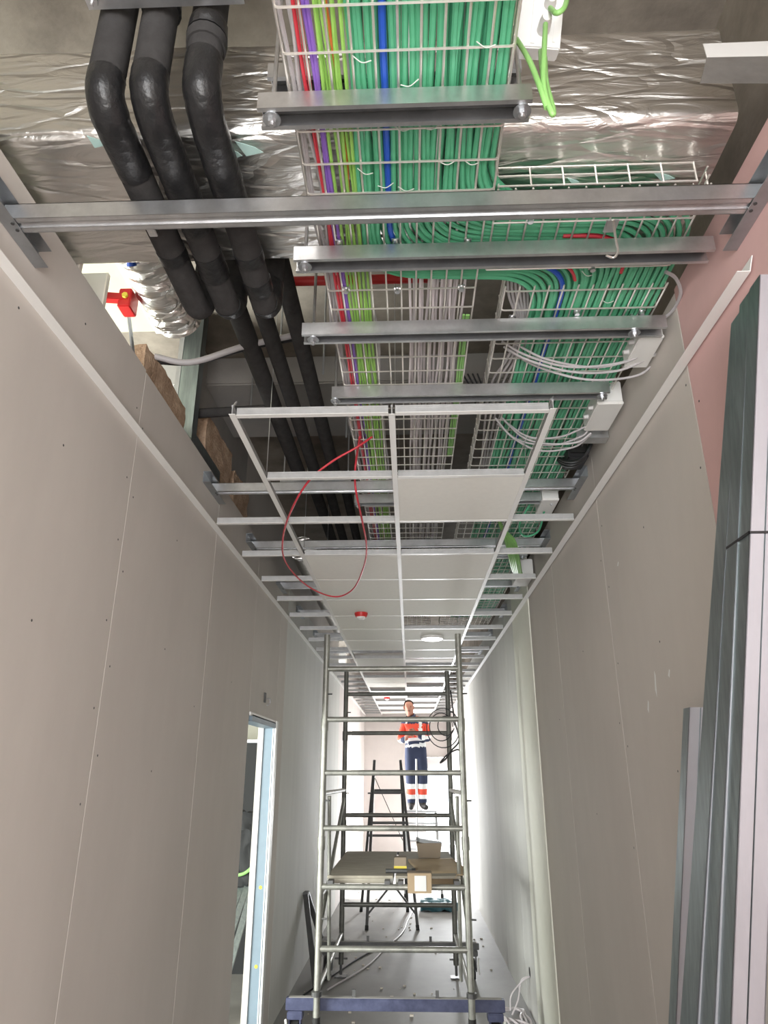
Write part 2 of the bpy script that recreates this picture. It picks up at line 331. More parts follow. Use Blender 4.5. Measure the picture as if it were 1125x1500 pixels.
# white wall angles at ceiling height
def wall_angle(name, x, side, y0, y1, label):
    t = struct(name, (x, y0, CZ), label)
    B((x, y0, CZ), (x+side*0.003, y1, CZ+0.030)).part('upright_flange', 'white', t)
    B((x, y0, CZ-0.0015), (x+side*0.036, y1, CZ+0.0005)).part('lower_flange', 'white', t)
    return t
wall_angle('trim_2', XL, 1, -4.5, YE, 'white wall angle running along the left wall')
t3 = wall_angle('trim_3', XR-0.0065, -1, 1.53, YE, 'white wall angle running along the right wall')
mb = MB(); mb.prism([(1.53, CZ-0.0015), (1.505, CZ+0.03), (1.53, CZ+0.03)], 'x', XR-0.0095, XR-0.007); mb.part('cut_tip', 'white', t3)

# ------------------------------------------------------------------ ceiling grid
TLx, TCx, TRx = -0.651, -0.053, 0.544
Y0, DY = 2.285, 0.597
NR = 24
Yk = [Y0 + DY*k for k in range(NR+1)]
grid = thing('suspended_ceiling_grid', 'white exposed tee grid of the half finished suspended ceiling', 'ceiling grid', (TCx, Y0, CZ))
def tee(p, q, parent, name, hgt=0.038):
    mb = MB(); p, q = Vector(p), Vector(q); alongx = abs(q.x-p.x) > abs(q.y-p.y)
    def bb(wd, z0, z1):
        if alongx: mb.box((p.x, p.y-wd/2, z0), (q.x, p.y+wd/2, z1))
        else: mb.box((p.x-wd/2, p.y, z0), (p.x+wd/2, q.y, z1))
    bb(0.024, CZ, CZ+0.002); mb.cur = 1; bb(0.003, CZ+0.002, CZ+hgt-0.008); bb(0.007, CZ+hgt-0.008, CZ+hgt)
    return mb.part(name, ['white', 'stem'], parent)
for x, y0 in ((TLx, Y0-0.02), (TCx, Y0), (TRx, Y0-0.02)): tee((x, y0, 0), (x, YE-0.1, 0), grid, 'main_tee', 0.040)
for x in (TLx, TRx): MB().tube(fillet([(x, Y0, CZ+0.035), (x, Y0, CZ+0.055), (x+0.01, Y0, CZ+0.068), (x, Y0+0.012, CZ+0.058)], 0.02), 0.003, 6).part('hanger_clip', 'galv', grid, True)
protos = []
for a, b, k0 in ((XL+0.038, TLx-0.013, 2), (TLx+0.013, TCx-0.013, 0), (TCx+0.013, TRx-0.013, 0), (TRx+0.013, XR-0.045, 2)):
    p = tee((a, Yk[k0], 0), (b, Yk[k0], 0), grid, 'cross_tee', 0.036)
    for k in range(k0+1, NR+1):
        cp(p, grid, p.location + Vector((0, Yk[k]-Yk[k0], 0)))
mb = MB()
for x in (TLx, TCx, TRx):
    for y in (2.9, 4.1, 5.3, 6.5, 7.7): mb.tube([(x+0.004, y, CZ+0.03), (x+0.004, y, SL)], 0.002, 5)
mb.part('hanger_wires', 'galv', grid)['kind'] = 'stuff'

openL = {0, 1, 2, 9, 12, 15, 18, 20, 22}; openR = {0, 2, 6, 10, 12, 14, 17, 19, 21}
tile0 = None
ORD = ['nearest', 'second', 'third', 'fourth', 'fifth', 'sixth', 'seventh', 'eighth', 'ninth', 'tenth', 'eleventh', 'twelfth', 'thirteenth', 'fourteenth', 'fifteenth', 'sixteenth']
for col, xa, xb, op in (('left', TLx, TCx, openL), ('right', TCx, TRx, openR)):
    n = 0
    for k in range(NR):
        if k in op: continue
        xc, yc = (xa+xb)/2, (Yk[k]+Yk[k+1])/2; lab = '%s white ceiling tile laid in the %s column of the grid' % (ORD[n], col)
        if tile0 is None:
            tile0 = B((xc-0.291, yc-0.291, CZ+0.0025), (xc+0.291, yc+0.291, CZ+0.0175)).thing('ceiling_tile', 'tile', lab, 'ceiling tile', 'tiles laid in the ceiling grid', bevel=0.002)
        else:
            t = cp(tile0, None, (xc, yc, CZ+0.0025)); t['label'] = lab
        n += 1
# smoke detector and round lamp
c = atz(529, 898, CZ); sd = thing('smoke_detector', 'red smoke detector under the left column of tiles', 'smoke detector', (c.x, c.y, CZ-0.055))
MB().tube([(c.x, c.y, CZ), (c.x, c.y, CZ-0.012), (c.x, c.y, CZ-0.034)], [0.056, 0.056, 0.046], 20).part('detector_base', 'redpaint', sd, True)
MB().tube([(c.x, c.y, CZ-0.034), (c.x, c.y, CZ-0.045), (c.x, c.y, CZ-0.056)], [0.036, 0.036, 0.022], 20).part('sensor_dome', 'plastic', sd, True)
c = atz(567, 1024, CZ-0.03); sd = thing('smoke_detector', 'small red and white detector far down the ceiling', 'smoke detector', (c.x, c.y, CZ-0.06))
MB().tube([(c.x, c.y, CZ), (c.x, c.y, CZ-0.03)], [0.06, 0.05], 16).part('detector_base', 'redpaint', sd, True)
MB().tube([(c.x, c.y, CZ-0.03), (c.x, c.y, CZ-0.055)], [0.04, 0.02], 16).part('sensor_dome', 'plastic', sd, True)
c = atz(633, 933, CZ); lp = thing('round_ceiling_lamp', 'flat round white lamp under the right column of tiles', 'lamp', (c.x, c.y, CZ-0.03))
MB().tube([(c.x, c.y, CZ+0.002), (c.x, c.y, CZ-0.018), (c.x, c.y, CZ-0.022)], [0.115, 0.115, 0.108], 28).part('lamp_rim', 'white', lp, True)
MB().tube([(c.x, c.y, CZ-0.022), (c.x, c.y, CZ-0.030)], [0.104, 0.09], 28).part('diffuser', 'lamp', lp, True)

# ------------------------------------------------------------------ foil wrapped duct
def rounded(y0, y1, z0, z1, r, n):
    pts = []
    for cy, cz, a0 in ((y1-r, z1-r, 0), (y0+r, z1-r, 90), (y0+r, z0+r, 180), (y1-r, z0+r, 270)):
        for k in range(6): a = math.radians(a0+90*k/5); pts.append((cy+r*math.cos(a), cz+r*math.sin(a)))
    out = []
    for i in range(len(pts)):
        a, b = pts[i], pts[(i+1) % len(pts)]; L = math.hypot(b[0]-a[0], b[1]-a[1]); m = max(1, int(L/n))
        for k in range(m): out.append((a[0]+(b[0]-a[0])*k/m, a[1]+(b[1]-a[1])*k/m))
    return out
def foil_duct(x0, x1, y0, y1, z0, z1, amp=0.005, step=0.018):
    pr = rounded(y0, y1, z0, z1, 0.035, 0.02); n = len(pr); nx = int((x1-x0)/step); vs = []; yc, zc = (y0+y1)/2, (z0+z1)/2
    for i in range(nx+1):
        x = x0+(x1-x0)*i/nx
        for y, z in pr:
            d = Vector((0, y-yc, z-zc)).normalized()
            p = Vector((x*1.3, y*7, z*7)); h = noise.noise(p)*amp + noise.noise(p*3.1)*amp*0.6 + (abs(noise.noise(Vector((x*4, y*14, z*14))))**0.6)*amp*0.6
            vs.append(Vector((x, y, z))+d*h)
    mb = MB(); mb.add(vs, [(i*n+j, i*n+(j+1) % n, (i+1)*n+(j+1) % n, (i+1)*n+j) for i in range(nx) for j in range(n)] + [tuple(range(n)), tuple(range(nx*n, (nx+1)*n))])
    return mb
duct = thing('foil_wrapped_duct', 'silver foil wrapped duct crossing the corridor above the cable trays', 'duct', (0, 1.58, 1.58))
foil_duct(-1.9, 0.87, 1.335, 1.84, 1.58, 1.925).part('duct_wrap', 'foil', duct, True)
for px, py, wd, hh in ((142, 208, 30, 18), (365, 218, 42, 22), (972, 258, 34, 14), (345, 225, 20, 14), (840, 265, 18, 8)):
    mb = MB(); c = atz(px, py, 1.568); a = atz(px-wd/2, py-hh/2, 1.568); b = atz(px+wd/2, py+hh/4, 1.568); d = atz(px-wd*0.1, py+hh/2, 1.568); e = atz(px+wd*.2, py-hh*.1, 1.568)
    lo = Vector((0, 0, 0.0015)); mb.add([a, e, b, d, a+lo, e+lo, b+lo, d+lo], [(0, 1, 2, 3), (7, 6, 5, 4), (0, 1, 5, 4), (1, 2, 6, 5), (2, 3, 7, 6), (3, 0, 4, 7)]); mb.part('film_scrap', 'scrap', duct)
# foil ducting further along
fd = thing('foil_wrapped_duct', 'foil covered duct running along the left wall beyond the red cable loop', 'duct', (-0.86, 6, 1.6))
MB().tube(resample([Vector((-0.90, 5.6, 1.78)), Vector((-0.90, 9.0, 1.78))], 0.05), 0.11, 24).part('duct_wrap', 'foil', fd, True)
fx = thing('flexible_foil_duct', 'short foil covered round duct end over the left wall', 'duct', (-0.96, 2.1, 1.7))
p0, p1 = Vector((-0.97, 1.93, 1.83)), Vector((-0.955, 2.42, 1.79)); pth = [p0.lerp(p1, k/24) for k in range(25)]
MB().tube(pth, [0.105+0.006*math.sin(k*1.9)+(0.004 if k % 5 == 0 else 0) - (0.015 if k > 22 else 0) for k in range(25)], 28).part('duct_wrap', 'foil', fx, True)
MB().tube([p0 + Vector((0.0, 0.0, 0)), p0 + Vector((0, 0.035, -.003))], 0.114, 28).part('pale_collar', 'scrap', fx, True)
MB().tube([p0+Vector((-0.01, 0.02, -0.1)), p0+Vector((-0.01, 0.05, -0.125))], [0.012, 0.018], 10).part('blue_clip', 'blue', fx, True)

# ------------------------------------------------------------------ black insulated pipes
def pipe_path(x, k):
    zl, zh = 1.492, 1.82
    return fillet([(x+0.0, 1.165, SL-0.002), (x, 1.165, zl+0.03), (x, 1.21+0.01*k, zl), (x, 1.95, zl), (x+0.005, 1.99, zl+0.04), (x+.005, 2.0, zh), (x+0.01, 4.2, zh), (x+0.01, 4.7, 2.02), (x+.01, 6.4, 2.02)], 0.075, 8)
for k, (x, lab) in enumerate(((-0.712, 'leftmost of three black insulated pipes dipping under the foil duct'), (-0.605, 'middle one of three black insulated pipes dipping under the foil duct'), (-0.478, 'black insulated pipe nearest the cable tray, dipping under the foil duct'))):
    t = thing('insulated_pipe', lab, 'pipe', (x, 1.6, 1.45), 'black insulated pipes')
    path = resample(pipe_path(x, k), 0.02); R = 0.043
    def reg(p):   # taped elbows and foam runs
        return 'tape' if (1.13 < p.y < [1.36, 1.56, 1.5][k] and p.z < 1.58 + 0.05*(k == 2)) or (1.66 < p.y < 1.70+0.06*(k == 1) and p.z < 1.6) or (1.78 < p.y < 1.86 and k == 2 and p.z < 1.6) or (p.y > 1.93 and p.y < 2.03 and p.z < 1.62 and k > 0) else 'foam'
    runs = []; cur = [path[0]]; kind = reg(path[0])
    for p in path[1:]:
        cur.append(p)
        if reg(p) != kind: runs.append((kind, cur)); cur = [p]; kind = reg(p)
    runs.append((kind, cur))
    for kind, pts in runs:
        if len(pts) < 2: continue
        thin = 0.037 if pts[-1].y > 2.6 and pts[0].y > 1.9 else R
        if kind == 'foam':
            rr = [thin if q.y > 2.02 else R for q in pts]
            MB().tube(pts, rr, 18).part('foam_sleeve', 'foam', t, True)
        else: MB().tube(pts, [R+0.0015+0.0035*abs(noise.noise(q*31)) for q in pts], 18).part('tape_wrap', 'tape', t, True)
    if k == 2: MB().tube([(x, 1.165, 1.735), (x, 1.165, 1.69)], [0.047, 0.05], 18).part('sleeve_cuff', 'tape', t, True); MB().tube([(x, 1.165, 1.685), (x, 1.165, 1.655)], [0.05, 0.048], 18).part('sleeve_cuff', 'foam', t, True)
    if k == 1: MB().tube([(x, 1.165, 1.86), (x, 1.165, 1.80)], [0.045, 0.05], 18).part('sleeve_cuff', 'tape', t, True)
t = thing('branch_pipe', 'thin black insulated branch pipe reaching the left wall', 'pipe', (-1.0, 3.3, 1.77))
MB().tube([(XL-0.1, 3.25, 1.80), (-0.75, 3.25, 1.82)], 0.026, 14).part('foam_sleeve', 'foam', t, True)
# slotted rail the pipes hang from, at the top edge of the picture
t = thing('slotted_rail', 'perforated steel rail bolted above the three black pipes', 'rail', (-0.58, 1.08, 1.8))
mb = MB(); xa, xb, yy = -0.755, -0.375, 1.065
mb.box((xa, yy, 1.70+.03), (xb, yy+0.003, 1.745)); mb.box((xa, yy, 1.785), (xb, yy+0.003, 1.80))
for i in range(8): mb.box((xa+i*0.0535-0.0, yy, 1.745), (xa+i*0.0535+0.018, yy+0.003, 1.785))
mb.box((xa, yy, 1.727), (xb, yy+0.045, 1.73)); mb.part('rail', 'galv', t)
for x in (xa+0.02, xb-0.02): MB().tube([(x, yy+0.02, 1.70), (x, yy+0.02, SL)], 0.005, 8).part('threaded_rod', 'galv', t, True); MB().disc((x, yy+0.02, 1.715), (0, 0, 1), 0.014, 0.012, 6).part('nut', 'galv', t)

# ------------------------------------------------------------------ wire mesh cable trays
ZT = 1.50
def tray(name, label, x0, x1, y0, y1, hgt=0.06, cross=0.10, longs=0.05, side=(True, True), z=ZT):
    t = thing(name, label, 'cable tray', ((x0+x1)/2, y0, z)); r = 0.0031; n = round((x1-x0)/longs)
    mb = MB()
    for i in range(n+1): x = x0+(x1-x0)*i/n; mb.tube([(x, y0, z), (x, y1, z)], r, 5)
    mb.part('lengthwise_wires', 'wire', t, True)['kind'] = 'stuff'
    mb = MB()
    for s, x in ((0, x0), (1, x1)):
        if side[s]:
            for h in (0.5, 1.0): mb.tube([(x, y0, z+hgt*h), (x, y1, z+hgt*h)], r, 5)
    if mb.v: mb.part('side_wires', 'wire', t, True)['kind'] = 'stuff'
    mb = MB(); m = int((y1-y0)/cross); zz = z-r*1.6
    for j in range(m+1):
        y = y0+0.02+j*cross
        if y > y1: break
        pts = [(x0, y, zz), (x1, y, zz)]
        if side[0]: pts = [(x0-0.003, y, z+hgt)] + pts
        if side[1]: pts = pts + [(x1+0.003, y, z+hgt)]
        mb.tube(fillet(pts, 0.012, 3) if len(pts) > 2 else pts, r, 5)
    mb.part('cross_wires', 'wire', t, True)['kind'] = 'stuff'
    return t
tray('wire_cable_tray', 'wire mesh tray carrying the green cables under the foil duct', -0.265, 0.250, 0.55, 1.485, side=(True, True))
tray('wire_cable_tray', 'straight middle wire mesh tray with lime and pale grey cables', -0.255, 0.235, 1.56, 7.6, side=(True, False))
tray('wire_cable_tray', 'wire mesh tray bending the green cables towards the right wall', 0.262, 0.84, 1.475, 1.80, longs=0.05, side=(False, True))
tray('wire_cable_tray', 'wire mesh tray along the right wall full of green cables', 0.335, 0.865, 1.885, 7.6, side=(True, True))
t = thing('tray_end_guard', 'raised wire edge of the bending tray in front of the foil duct', 'tray edge', (0.52, 1.47, 1.5))
mb = MB()
for h in (0.0, 0.035, 0.065): mb.tube([(0.262, 1.468, 1.503+h), (0.80, 1.468, 1.503+h)], 0.003, 6)
for i in range(7): x = 0.262+i*0.0896; mb.tube([(x, 1.468, 1.50), (x, 1.468, 1.57)], 0.003, 6)
mb.part('edge_wires', 'wire', t, True)['kind'] = 'stuff'
for i, (px, py) in enumerate(((497, 357), (579, 355), (685, 355), (507, 425), (582, 425), (676, 422), (777, 322), (750, 466), (868, 393), (845, 458), (940, 458))):
    c = atz(px, py, ZT-0.006); b = thing('tray_coupler', 'small zinc coupling bolt joining tray wires', 'bolt', c, 'tray coupling bolts')
    MB().disc(c+Vector((0, 0, -0.010)), (0, 0, 1), 0.0085, 0.012, 10).part('bolt_head', 'galv', b, True); MB().box(c+Vector((-0.011, -0.011, 0.002)), c+Vector((0.011, 0.011, 0.006))).part('clamp', 'galv', b)

# ------------------------------------------------------------------ cables
def wob(path, amp, f, seed):
    return [p + Vector((noise.noise(Vector((p.y*f, p.x*f, seed)))*amp, noise.noise(Vector((p.x*f, p.y*f, seed+9)))*amp, abs(noise.noise(Vector((p.y*f, p.x*f, seed+5))))*amp*0.5)) for p in path]
def cable(name, path, r, m, label, group, n=7):
    return MB().tube(path, r, n).thing(name, m, label, 'cable', group, smooth=True)
GL = 'green data cable swinging from the middle tray to the right tray'
def green_path(t, z, seed, rr=0.16):
    x0 = -0.118 + 0.355*t; x1 = 0.445 + 0.405*t; yt = 1.83 - 0.30*t
    p = fillet([(x0, 0.5, z), (x0, yt, z), (x1, yt+0.03, z), (x1, 7.2, z)], rr, 9)
    return wob(resample(p, 0.06), 0.010, 3.2, seed)
for i in range(24):
    t = i/23
    if i == 5: cable('blue_cable', green_path(t, ZT+0.010, 31.0), 0.0085, 'blue', 'single blue cable running among the green data cables', None); continue
    cable('green_cable', green_path(t, ZT+0.011+random.uniform(0, 0.003), i*1.7), 0.0078, 'green', GL, 'green data cables')
for i in range(18):
    t = (i+0.5)/18
    cable('green_cable', green_path(t, ZT+0.025+random.uniform(0, 0.004), 50+i*2.3, 0.2), 0.0078, 'green_b', GL, 'green data cables')
for t, s in ((0.30, 1), (0.62, 4)):
    p = green_path(t, ZT+0.012, 80+s); p = [q for q in p if q.x > 0.42 and q.y < 1.88]
    if len(p) > 2: cable('red_cable', [q+Vector((0.006, 0.006, -0.002)) for q in p], 0.0075, 'red', 'short red cable showing between the green cables' if s == 1 else 'red cable tip among green cables nearest the right wall', None)
def straight(x, z, seed, y0=0.5, y1=7.3, amp=0.010, dx=0.0):
    return wob(resample([Vector((x, y0, z)), Vector((x+dx, y1, z))], 0.08), amp, 2.6, seed)
for i in range(8): cable('lime_cable', straight(-0.186+0.0095*i, ZT+0.008+0.006*(i % 2), 100+i*3, amp=0.012), 0.0048, 'lime', 'lime green cable along the left side of the middle tray', 'lime green cables', 6)
for i in range(2): cable('purple_cable', straight(-0.206+0.009*i, ZT+0.008, 130+i, amp=0.008), 0.0050, 'purple', ['outer', 'inner'][i] + ' purple cable along the left edge of the middle tray', 'purple cables', 6)
for i in range(2): cable('red_cable', straight(-0.224+0.008*i, ZT+0.008, 140+i*2, amp=0.008), 0.0048, 'red', ['outer', 'inner'][i] + ' red cable along the left edge of the middle tray', 'red cables at the tray edge', 6)
cable('orange_cable', straight(-0.16, ZT+0.015, 150, amp=0.02), 0.0045, 'orange', 'single orange cable lying among the lime cables', None, 6)
for i in range(7): cable('grey_cable', straight([-0.258, -0.249, -0.240, -0.232, -0.13, -0.12, -0.105][i], ZT+0.016+0.004*(i % 3), 160+i*2, amp=0.022), 0.0055, 'greyc', 'grey cable beside the lime cables in the middle tray', 'grey cables in the middle tray', 6)
for i in range(16): cable('pale_cable', straight(0.02+0.0118*i, ZT+0.048+0.007*(i % 2) - 0.03*(1 if i % 3 == 0 else 0), 200+i*2.1, amp=0.013, y0=1.0), 0.0048, 'whitec', 'pale grey cable on the right half of the middle tray', 'pale grey cables in the middle tray', 6)
for i in range(3): cable('green_edge_cable', straight(0.212+0.008*i, ZT+0.012, 260+i, y0=2.05, y1=3.2, amp=0.006), 0.0045, 'lime2', 'bright green cable at the right edge of the middle tray', 'bright green edge cables', 6)
# grey bundle crossing over to the right tray, and loops to the boxes on the right wall
for i in range(6):
    s = i*0.011; p = spline([(0.33+s, 1.75, ZT+0.06), (0.36+s*1.2, 1.98, ZT+0.05), (0.42+s*0.6, 2.15, ZT+0.02), (0.40+s*1.5, 2.35, ZT+0.02), (0.36+s*2.2, 2.62, ZT+0.03), (0.40+s, 3.4, ZT+0.03)])
    cable('grey_cable', p, 0.005, 'greyc', 'grey cable in the loose bundle at the left of the right tray', 'loose grey cables')
def pxpath(pts): return spline([atz(*p) for p in pts])
for k, pts in enumerate(([(738, 508, 1.52), (775, 528, 1.46), (840, 545, 1.42), (905, 543, 1.43), (955, 522, 1.45), (962, 516, 1.46)],
            [(742, 512, 1.52), (790, 538, 1.46), (860, 556, 1.40), (930, 551, 1.42), (962, 530, 1.45)],
            [(752, 502, 1.52), (800, 526, 1.46), (870, 538, 1.44), (925, 527, 1.44), (948, 510, 1.46)],
            [(735, 500, 1.52), (770, 520, 1.47), (830, 537, 1.44), (900, 533, 1.44), (960, 515, 1.46)])):
    cable('looping_cable', pxpath(pts), 0.0047, 'greyc', 'grey cable sagging from the right tray to the nearest white box', 'grey cables to the nearest box')
for k, pts in enumerate(([(728, 620, 1.5), (760, 645, 1.44), (810, 652, 1.41), (850, 640, 1.42), (862, 630, 1.44)], [(735, 612, 1.5), (765, 640, 1.45), (800, 650, 1.41), (845, 648, 1.40), (866, 634, 1.43)], [(725, 612, 1.5), (750, 640, 1.44), (790, 660, 1.40), (840, 655, 1.4), (866, 636, 1.43)], [(740, 618, 1.5), (775, 640, 1.45), (820, 640, 1.43), (858, 625, 1.44)])):
    cable('looping_cable', pxpath(pts), 0.0047, 'greyc', 'grey cable sagging to the second white box on the right', 'grey cables to the second box')
cable('looping_cable', pxpath([(975, 398, 1.5), (990, 408, 1.5), (997, 430, 1.49), (985, 455, 1.49), (966, 470, 1.49)]), 0.006, 'greyc', 'single thick grey cable curling beside the right tray', None)
cable('drooping_cable', spline([(XL-0.05, 2.62, 1.72), (-0.95, 2.66, 1.74), (-0.72, 2.70, 1.84), (-0.45, 2.75, 1.93)]), 0.013, 'blackc', 'black cable drooping from the left wall across the pipes', None, 10)
cable('drooping_cable', spline([(XL-0.03, 2.55, 1.70), (-0.95, 2.60, 1.70), (-0.72, 2.63, 1.80), (-0.45, 2.68, 1.90)]), 0.014, 'greyc', 'pale grey cable drooping from the left wall across the pipes', None, 10)
for i in range(4):
    cable('bent_wire', spline([(0.24+0.02*i, 2.5, ZT+0.05), (0.30+.015*i, 2.62, ZT+0.02), (0.31+.02*i, 2.75, ZT+0.07), (0.34+0.02*i, 2.9, ZT+0.1)]), 0.004, 'blackc', 'dark wire strayed between the two trays', 'stray dark wires', 6)
# lime cables drooping at the top right from the white trunking
tk = thing('cable_trunking', 'white plastic trunking with cable glands at the top of the picture', 'trunking', (0.365, 1.2, 1.66))
mb = MB(); mb.bar((0.335, 1.215, 1.665), (0.365, 1.10, 1.95), 0.105, 0.05, (1, 0, 0)); mb.part('trunking_body', 'plastic', tk, bevel=0.003)
mb = MB(); mb.bar((0.320, 1.187, 1.666), (0.350, 1.072, 1.951), 0.010, 0.004, (1, 0, 0)); mb.part('trunking_rib', 'plastic', tk)
mb = MB(); mb.bar((0.372, 1.187, 1.666), (0.402, 1.072, 1.951), 0.006, 0.004, (1, 0, 0)); mb.part('trunking_rib', 'plastic', tk)
for px, py in ((799, 32), (806, 5)):
    c = aty(px, py, 1.15); MB().tube([c+Vector((0, 0.03, 0.01)), c, c+Vector((0, -0.022, -0.01))], [0.016, 0.015, 0.011], 14).part('cable_gland', 'white', tk, True)
for k, pts in enumerate(([(799, 36, 1.12), (797, 80, 1.08), (797, 130, 1.06), (808, 165, 1.06), (810, 160, 1.07), (800, 120, 1.10), (798, 85, 1.14)], [(757, 58, 1.16), (775, 88, 1.10), (792, 130, 1.06), (801, 158, 1.06)], [(792, 75, 1.16), (794, 100, 1.12), (800, 140, 1.07), (808, 166, 1.065)], [(806, 12, 1.12), (815, 19, 1.10), (826, 12, 1.10), (832, -6, 1.12)])):
    p = spline([aty(*q) for q in pts])
    cable('lime_cable', p, 0.0062, 'lime2', ['bright lime cable hanging in a loop from the lower gland', 'bright lime cable slanting from the green tray to the loop', 'bright lime cable behind the hanging loop', 'bright lime cable curling from the upper gland'][k], 'lime cables at the trunking', 10)
# red fire cable loop below the ceiling
cable('red_cable', spline([atz(*p) for p in ((545, 640, 1.46), (523, 655, 1.40), (485, 677, 1.34), (452, 705, 1.27), (428, 745, 1.21), (415, 785, 1.19), (417, 820, 1.18), (440, 850, 1.17), (468, 868, 1.16), (495, 874, 1.16), (518, 862, 1.16), (533, 830, 1.17), (537, 800, 1.18), (531, 765, 1.20), (523, 728, 1.24), (520, 705, 1.30), (521, 680, 1.40), (527, 640, 1.46))]), 0.0052, 'red', 'red cable hanging in a large loop below the ceiling grid', None, 10)
# cable ties
mb = MB()
for px, py, a in ((530, 85, 0.3), (600, 120, -.3), (712, 63, .2), (535, 250, .4), (565, 270, -.2), (595, 275, .2), (655, 236, 0), (690, 236, .3), (590, 186, .2), (632, 184, -.2), (860, 400, .5), (890, 440, .2), (770, 385, .2)):
    c = atz(px, py, ZT-0.004); d = Vector((math.cos(a), math.sin(a), 0))*0.022; mb.tube(spline([c-d, c+Vector((0, 0.006, -0.006)), c+d]), 0.0015, 5)
tg = mb.thing('cable_ties', 'tie', 'clear cable ties knotted around wires under the green cables', 'cable ties', kind='stuff')

# ------------------------------------------------------------------ trapeze rails under the trays
def trapeze(label, x0, x1, y, zb, rods, wd=0.06, top=SL, dy=0.0):
    t = thing('trapeze_rail', label, 'support rail', ((x0+x1)/2, y, zb), 'trapeze rails under the trays')
    th = 0.004; mb = MB(); y0, y1 = y-wd/2, y+wd/2; h = 0.050
    mb.box((x0, y0, zb), (x1, y0+th, zb+h)); mb.box((x0, y1-th, zb), (x1, y1, zb+h)); mb.box((x0, y0+th, zb+h-th), (x1, y1-th, zb+h))
    mb.box((x0, y0+th, zb), (x1, y0+0.011, zb+th)); mb.box((x0, y1-0.011, zb), (x1, y1-th, zb+th))
    ob = mb.part('channel', 'galv', t)
    B((x0+0.001, y0+th+0.0005, zb+h-th-0.0015), (x1-0.001, y1-th-0.0005, zb+h-th-0.0005)).part('slot_shade', 'scaf_dark', t)  # dark plate added inside the channel, standing for the shade in its slot
    for rx in rods:
        MB().tube([(rx, y, zb-0.022), (rx, y, top)], 0.0055, 8).part('threaded_rod', 'galv', t, True)
        MB().disc((rx, y, zb-0.003), (0, 0, 1), 0.021, 0.003, 18).part('washer', 'galv_dark', t); MB().disc((rx, y, zb-0.014), (0, 0, 1), 0.0105, 0.011, 6).part('nut', 'galv', t)
    return t
trapeze('steel rail across the front of the green cable tray, below the foil duct', -0.335, 0.298, 1.180, 1.432, (-0.305, 0.278))
trapeze('long steel rail under the bend of the green cables', -0.331, 0.915, 1.685, 1.432, (-0.30,))
trapeze('steel rail ending at the nearest white box on the right wall', -0.362, 0.905, 2.062, 1.432, (-0.325, 0.80))
trapeze('dull steel rail just above the first grid bar', -0.303, 0.826, 2.495, 1.432, (-0.29, 0.80))
trapeze('steel rail under the trays above the nearest ceiling tile', -0.30, 0.85, 3.68, 1.432, (-0.28, 0.82))
trapeze('steel rail under the trays beyond the nearest ceiling tile', -0.30, 0.85, 4.75, 1.432, (-0.28, 0.82))
trapeze('upper steel rail seen above the lime cables at the top', -0.34, 0.30, 1.262, 1.64, ())
hk = thing('hook_clip', 'bent wire hook hanging under the tray beside the pink board', 'hook', (0.62, 1.62, 1.4))
p = [atz(898, 322, 1.44), atz(902, 350, 1.425), atz(905, 368, 1.418), atz(899, 377, 1.418), atz(888, 374, 1.42)]
MB().tube(spline(p), 0.0035, 8).part('hook_wire', 'wire', hk, True); c = atz(896, 330, 1.46); MB().box(c+Vector((-0.018, -0.02, 0)), c+Vector((0.018, 0.03, 0.006))).part('clip_plate', 'galv', hk, bevel=0.002)
hk = thing('hook_clip', 'small hanger clip on the first crossing profile beside the leftmost pipe', 'hook', (-0.72, 1.45, 1.36))
c = atz(222, 340, 1.40); MB().box(c+Vector((-0.012, -0.015, 0)), c+Vector((0.012, 0.02, 0.02))).part('clip_plate', 'galv', hk, bevel=0.002); MB().tube([c, c+Vector((-.004, 0.0, 0.5))], 0.003, 6).part('hook_wire', 'wire', hk, True)

# ------------------------------------------------------------------ steel profiles spanning the corridor
def cross_profile(label, y, zb, tracks=True, mt='galv', y1=None, bright=False):
    y1 = y if y1 is None else y1
    t = thing('crossing_profile', label, 'steel profile', ((XL+XR)/2, y, zb), 'steel profiles from wall to wall'); th = 0.002
    xa, xb = XL+0.008, XR-0.008; mb = MB()
    def q(dy0, dy1, z0, z1):
        v = [(xa, y+dy0, z0), (xa, y+dy1, z0), (xa, y+dy1, z1), (xa, y+dy0, z1), (xb, y1+dy0, z0), (xb, y1+dy1, z0), (xb, y1+dy1, z1), (xb, y1+dy0, z1)]
        mb.add(v, [(0, 1, 2, 3), (7, 6, 5, 4), (0, 1, 5, 4), (1, 2, 6, 5), (2, 3, 7, 6), (3, 0, 4, 7)])
    q(-0.026, -0.010, zb, zb+th); q(-0.010, 0.010, zb+0.004, zb+0.004+th); q(0.010, 0.026, zb, zb+th); q(-0.011, -0.009, zb, zb+.005); q(0.009, 0.011, zb, zb+.005)
    q(-0.027, -0.025, zb, zb+0.048); q(0.025, 0.027, zb, zb+0.048); q(-0.027, -0.016, zb+0.046, zb+0.048)
    mb.part('profile', mt, t)
    if tracks:
        for x, s in ((XL, 1), (XR, -1)):
            mb = MB(); ya, yb = y-0.17, y+0.16; mb.box((x+s*0.001, ya, zb-0.004), (x+s*0.003, yb, zb+0.056)); mb.box((x+s*.003, ya, zb-0.004), (x+s*0.04, yb, zb-0.002)); mb.box((x+s*.003, ya, zb+0.054), (x+s*0.04, yb, zb+0.056))
            mb.part('wall_track', 'galv_dark', t)
            mb = MB()
            for dy in (-0.012, 0.012): mb.disc((x+s*0.03, y+dy, zb-0.006), (0, 0, 1), 0.005, 0.003, 8)
            mb.part('screw_heads', 'screw', t)
    return t
cross_profile('nearest steel profile spanning the corridor below the foil duct', 1.42, 1.365)
cross_profile('steel profile spanning the corridor behind the open grid bars', 3.45, 1.42)
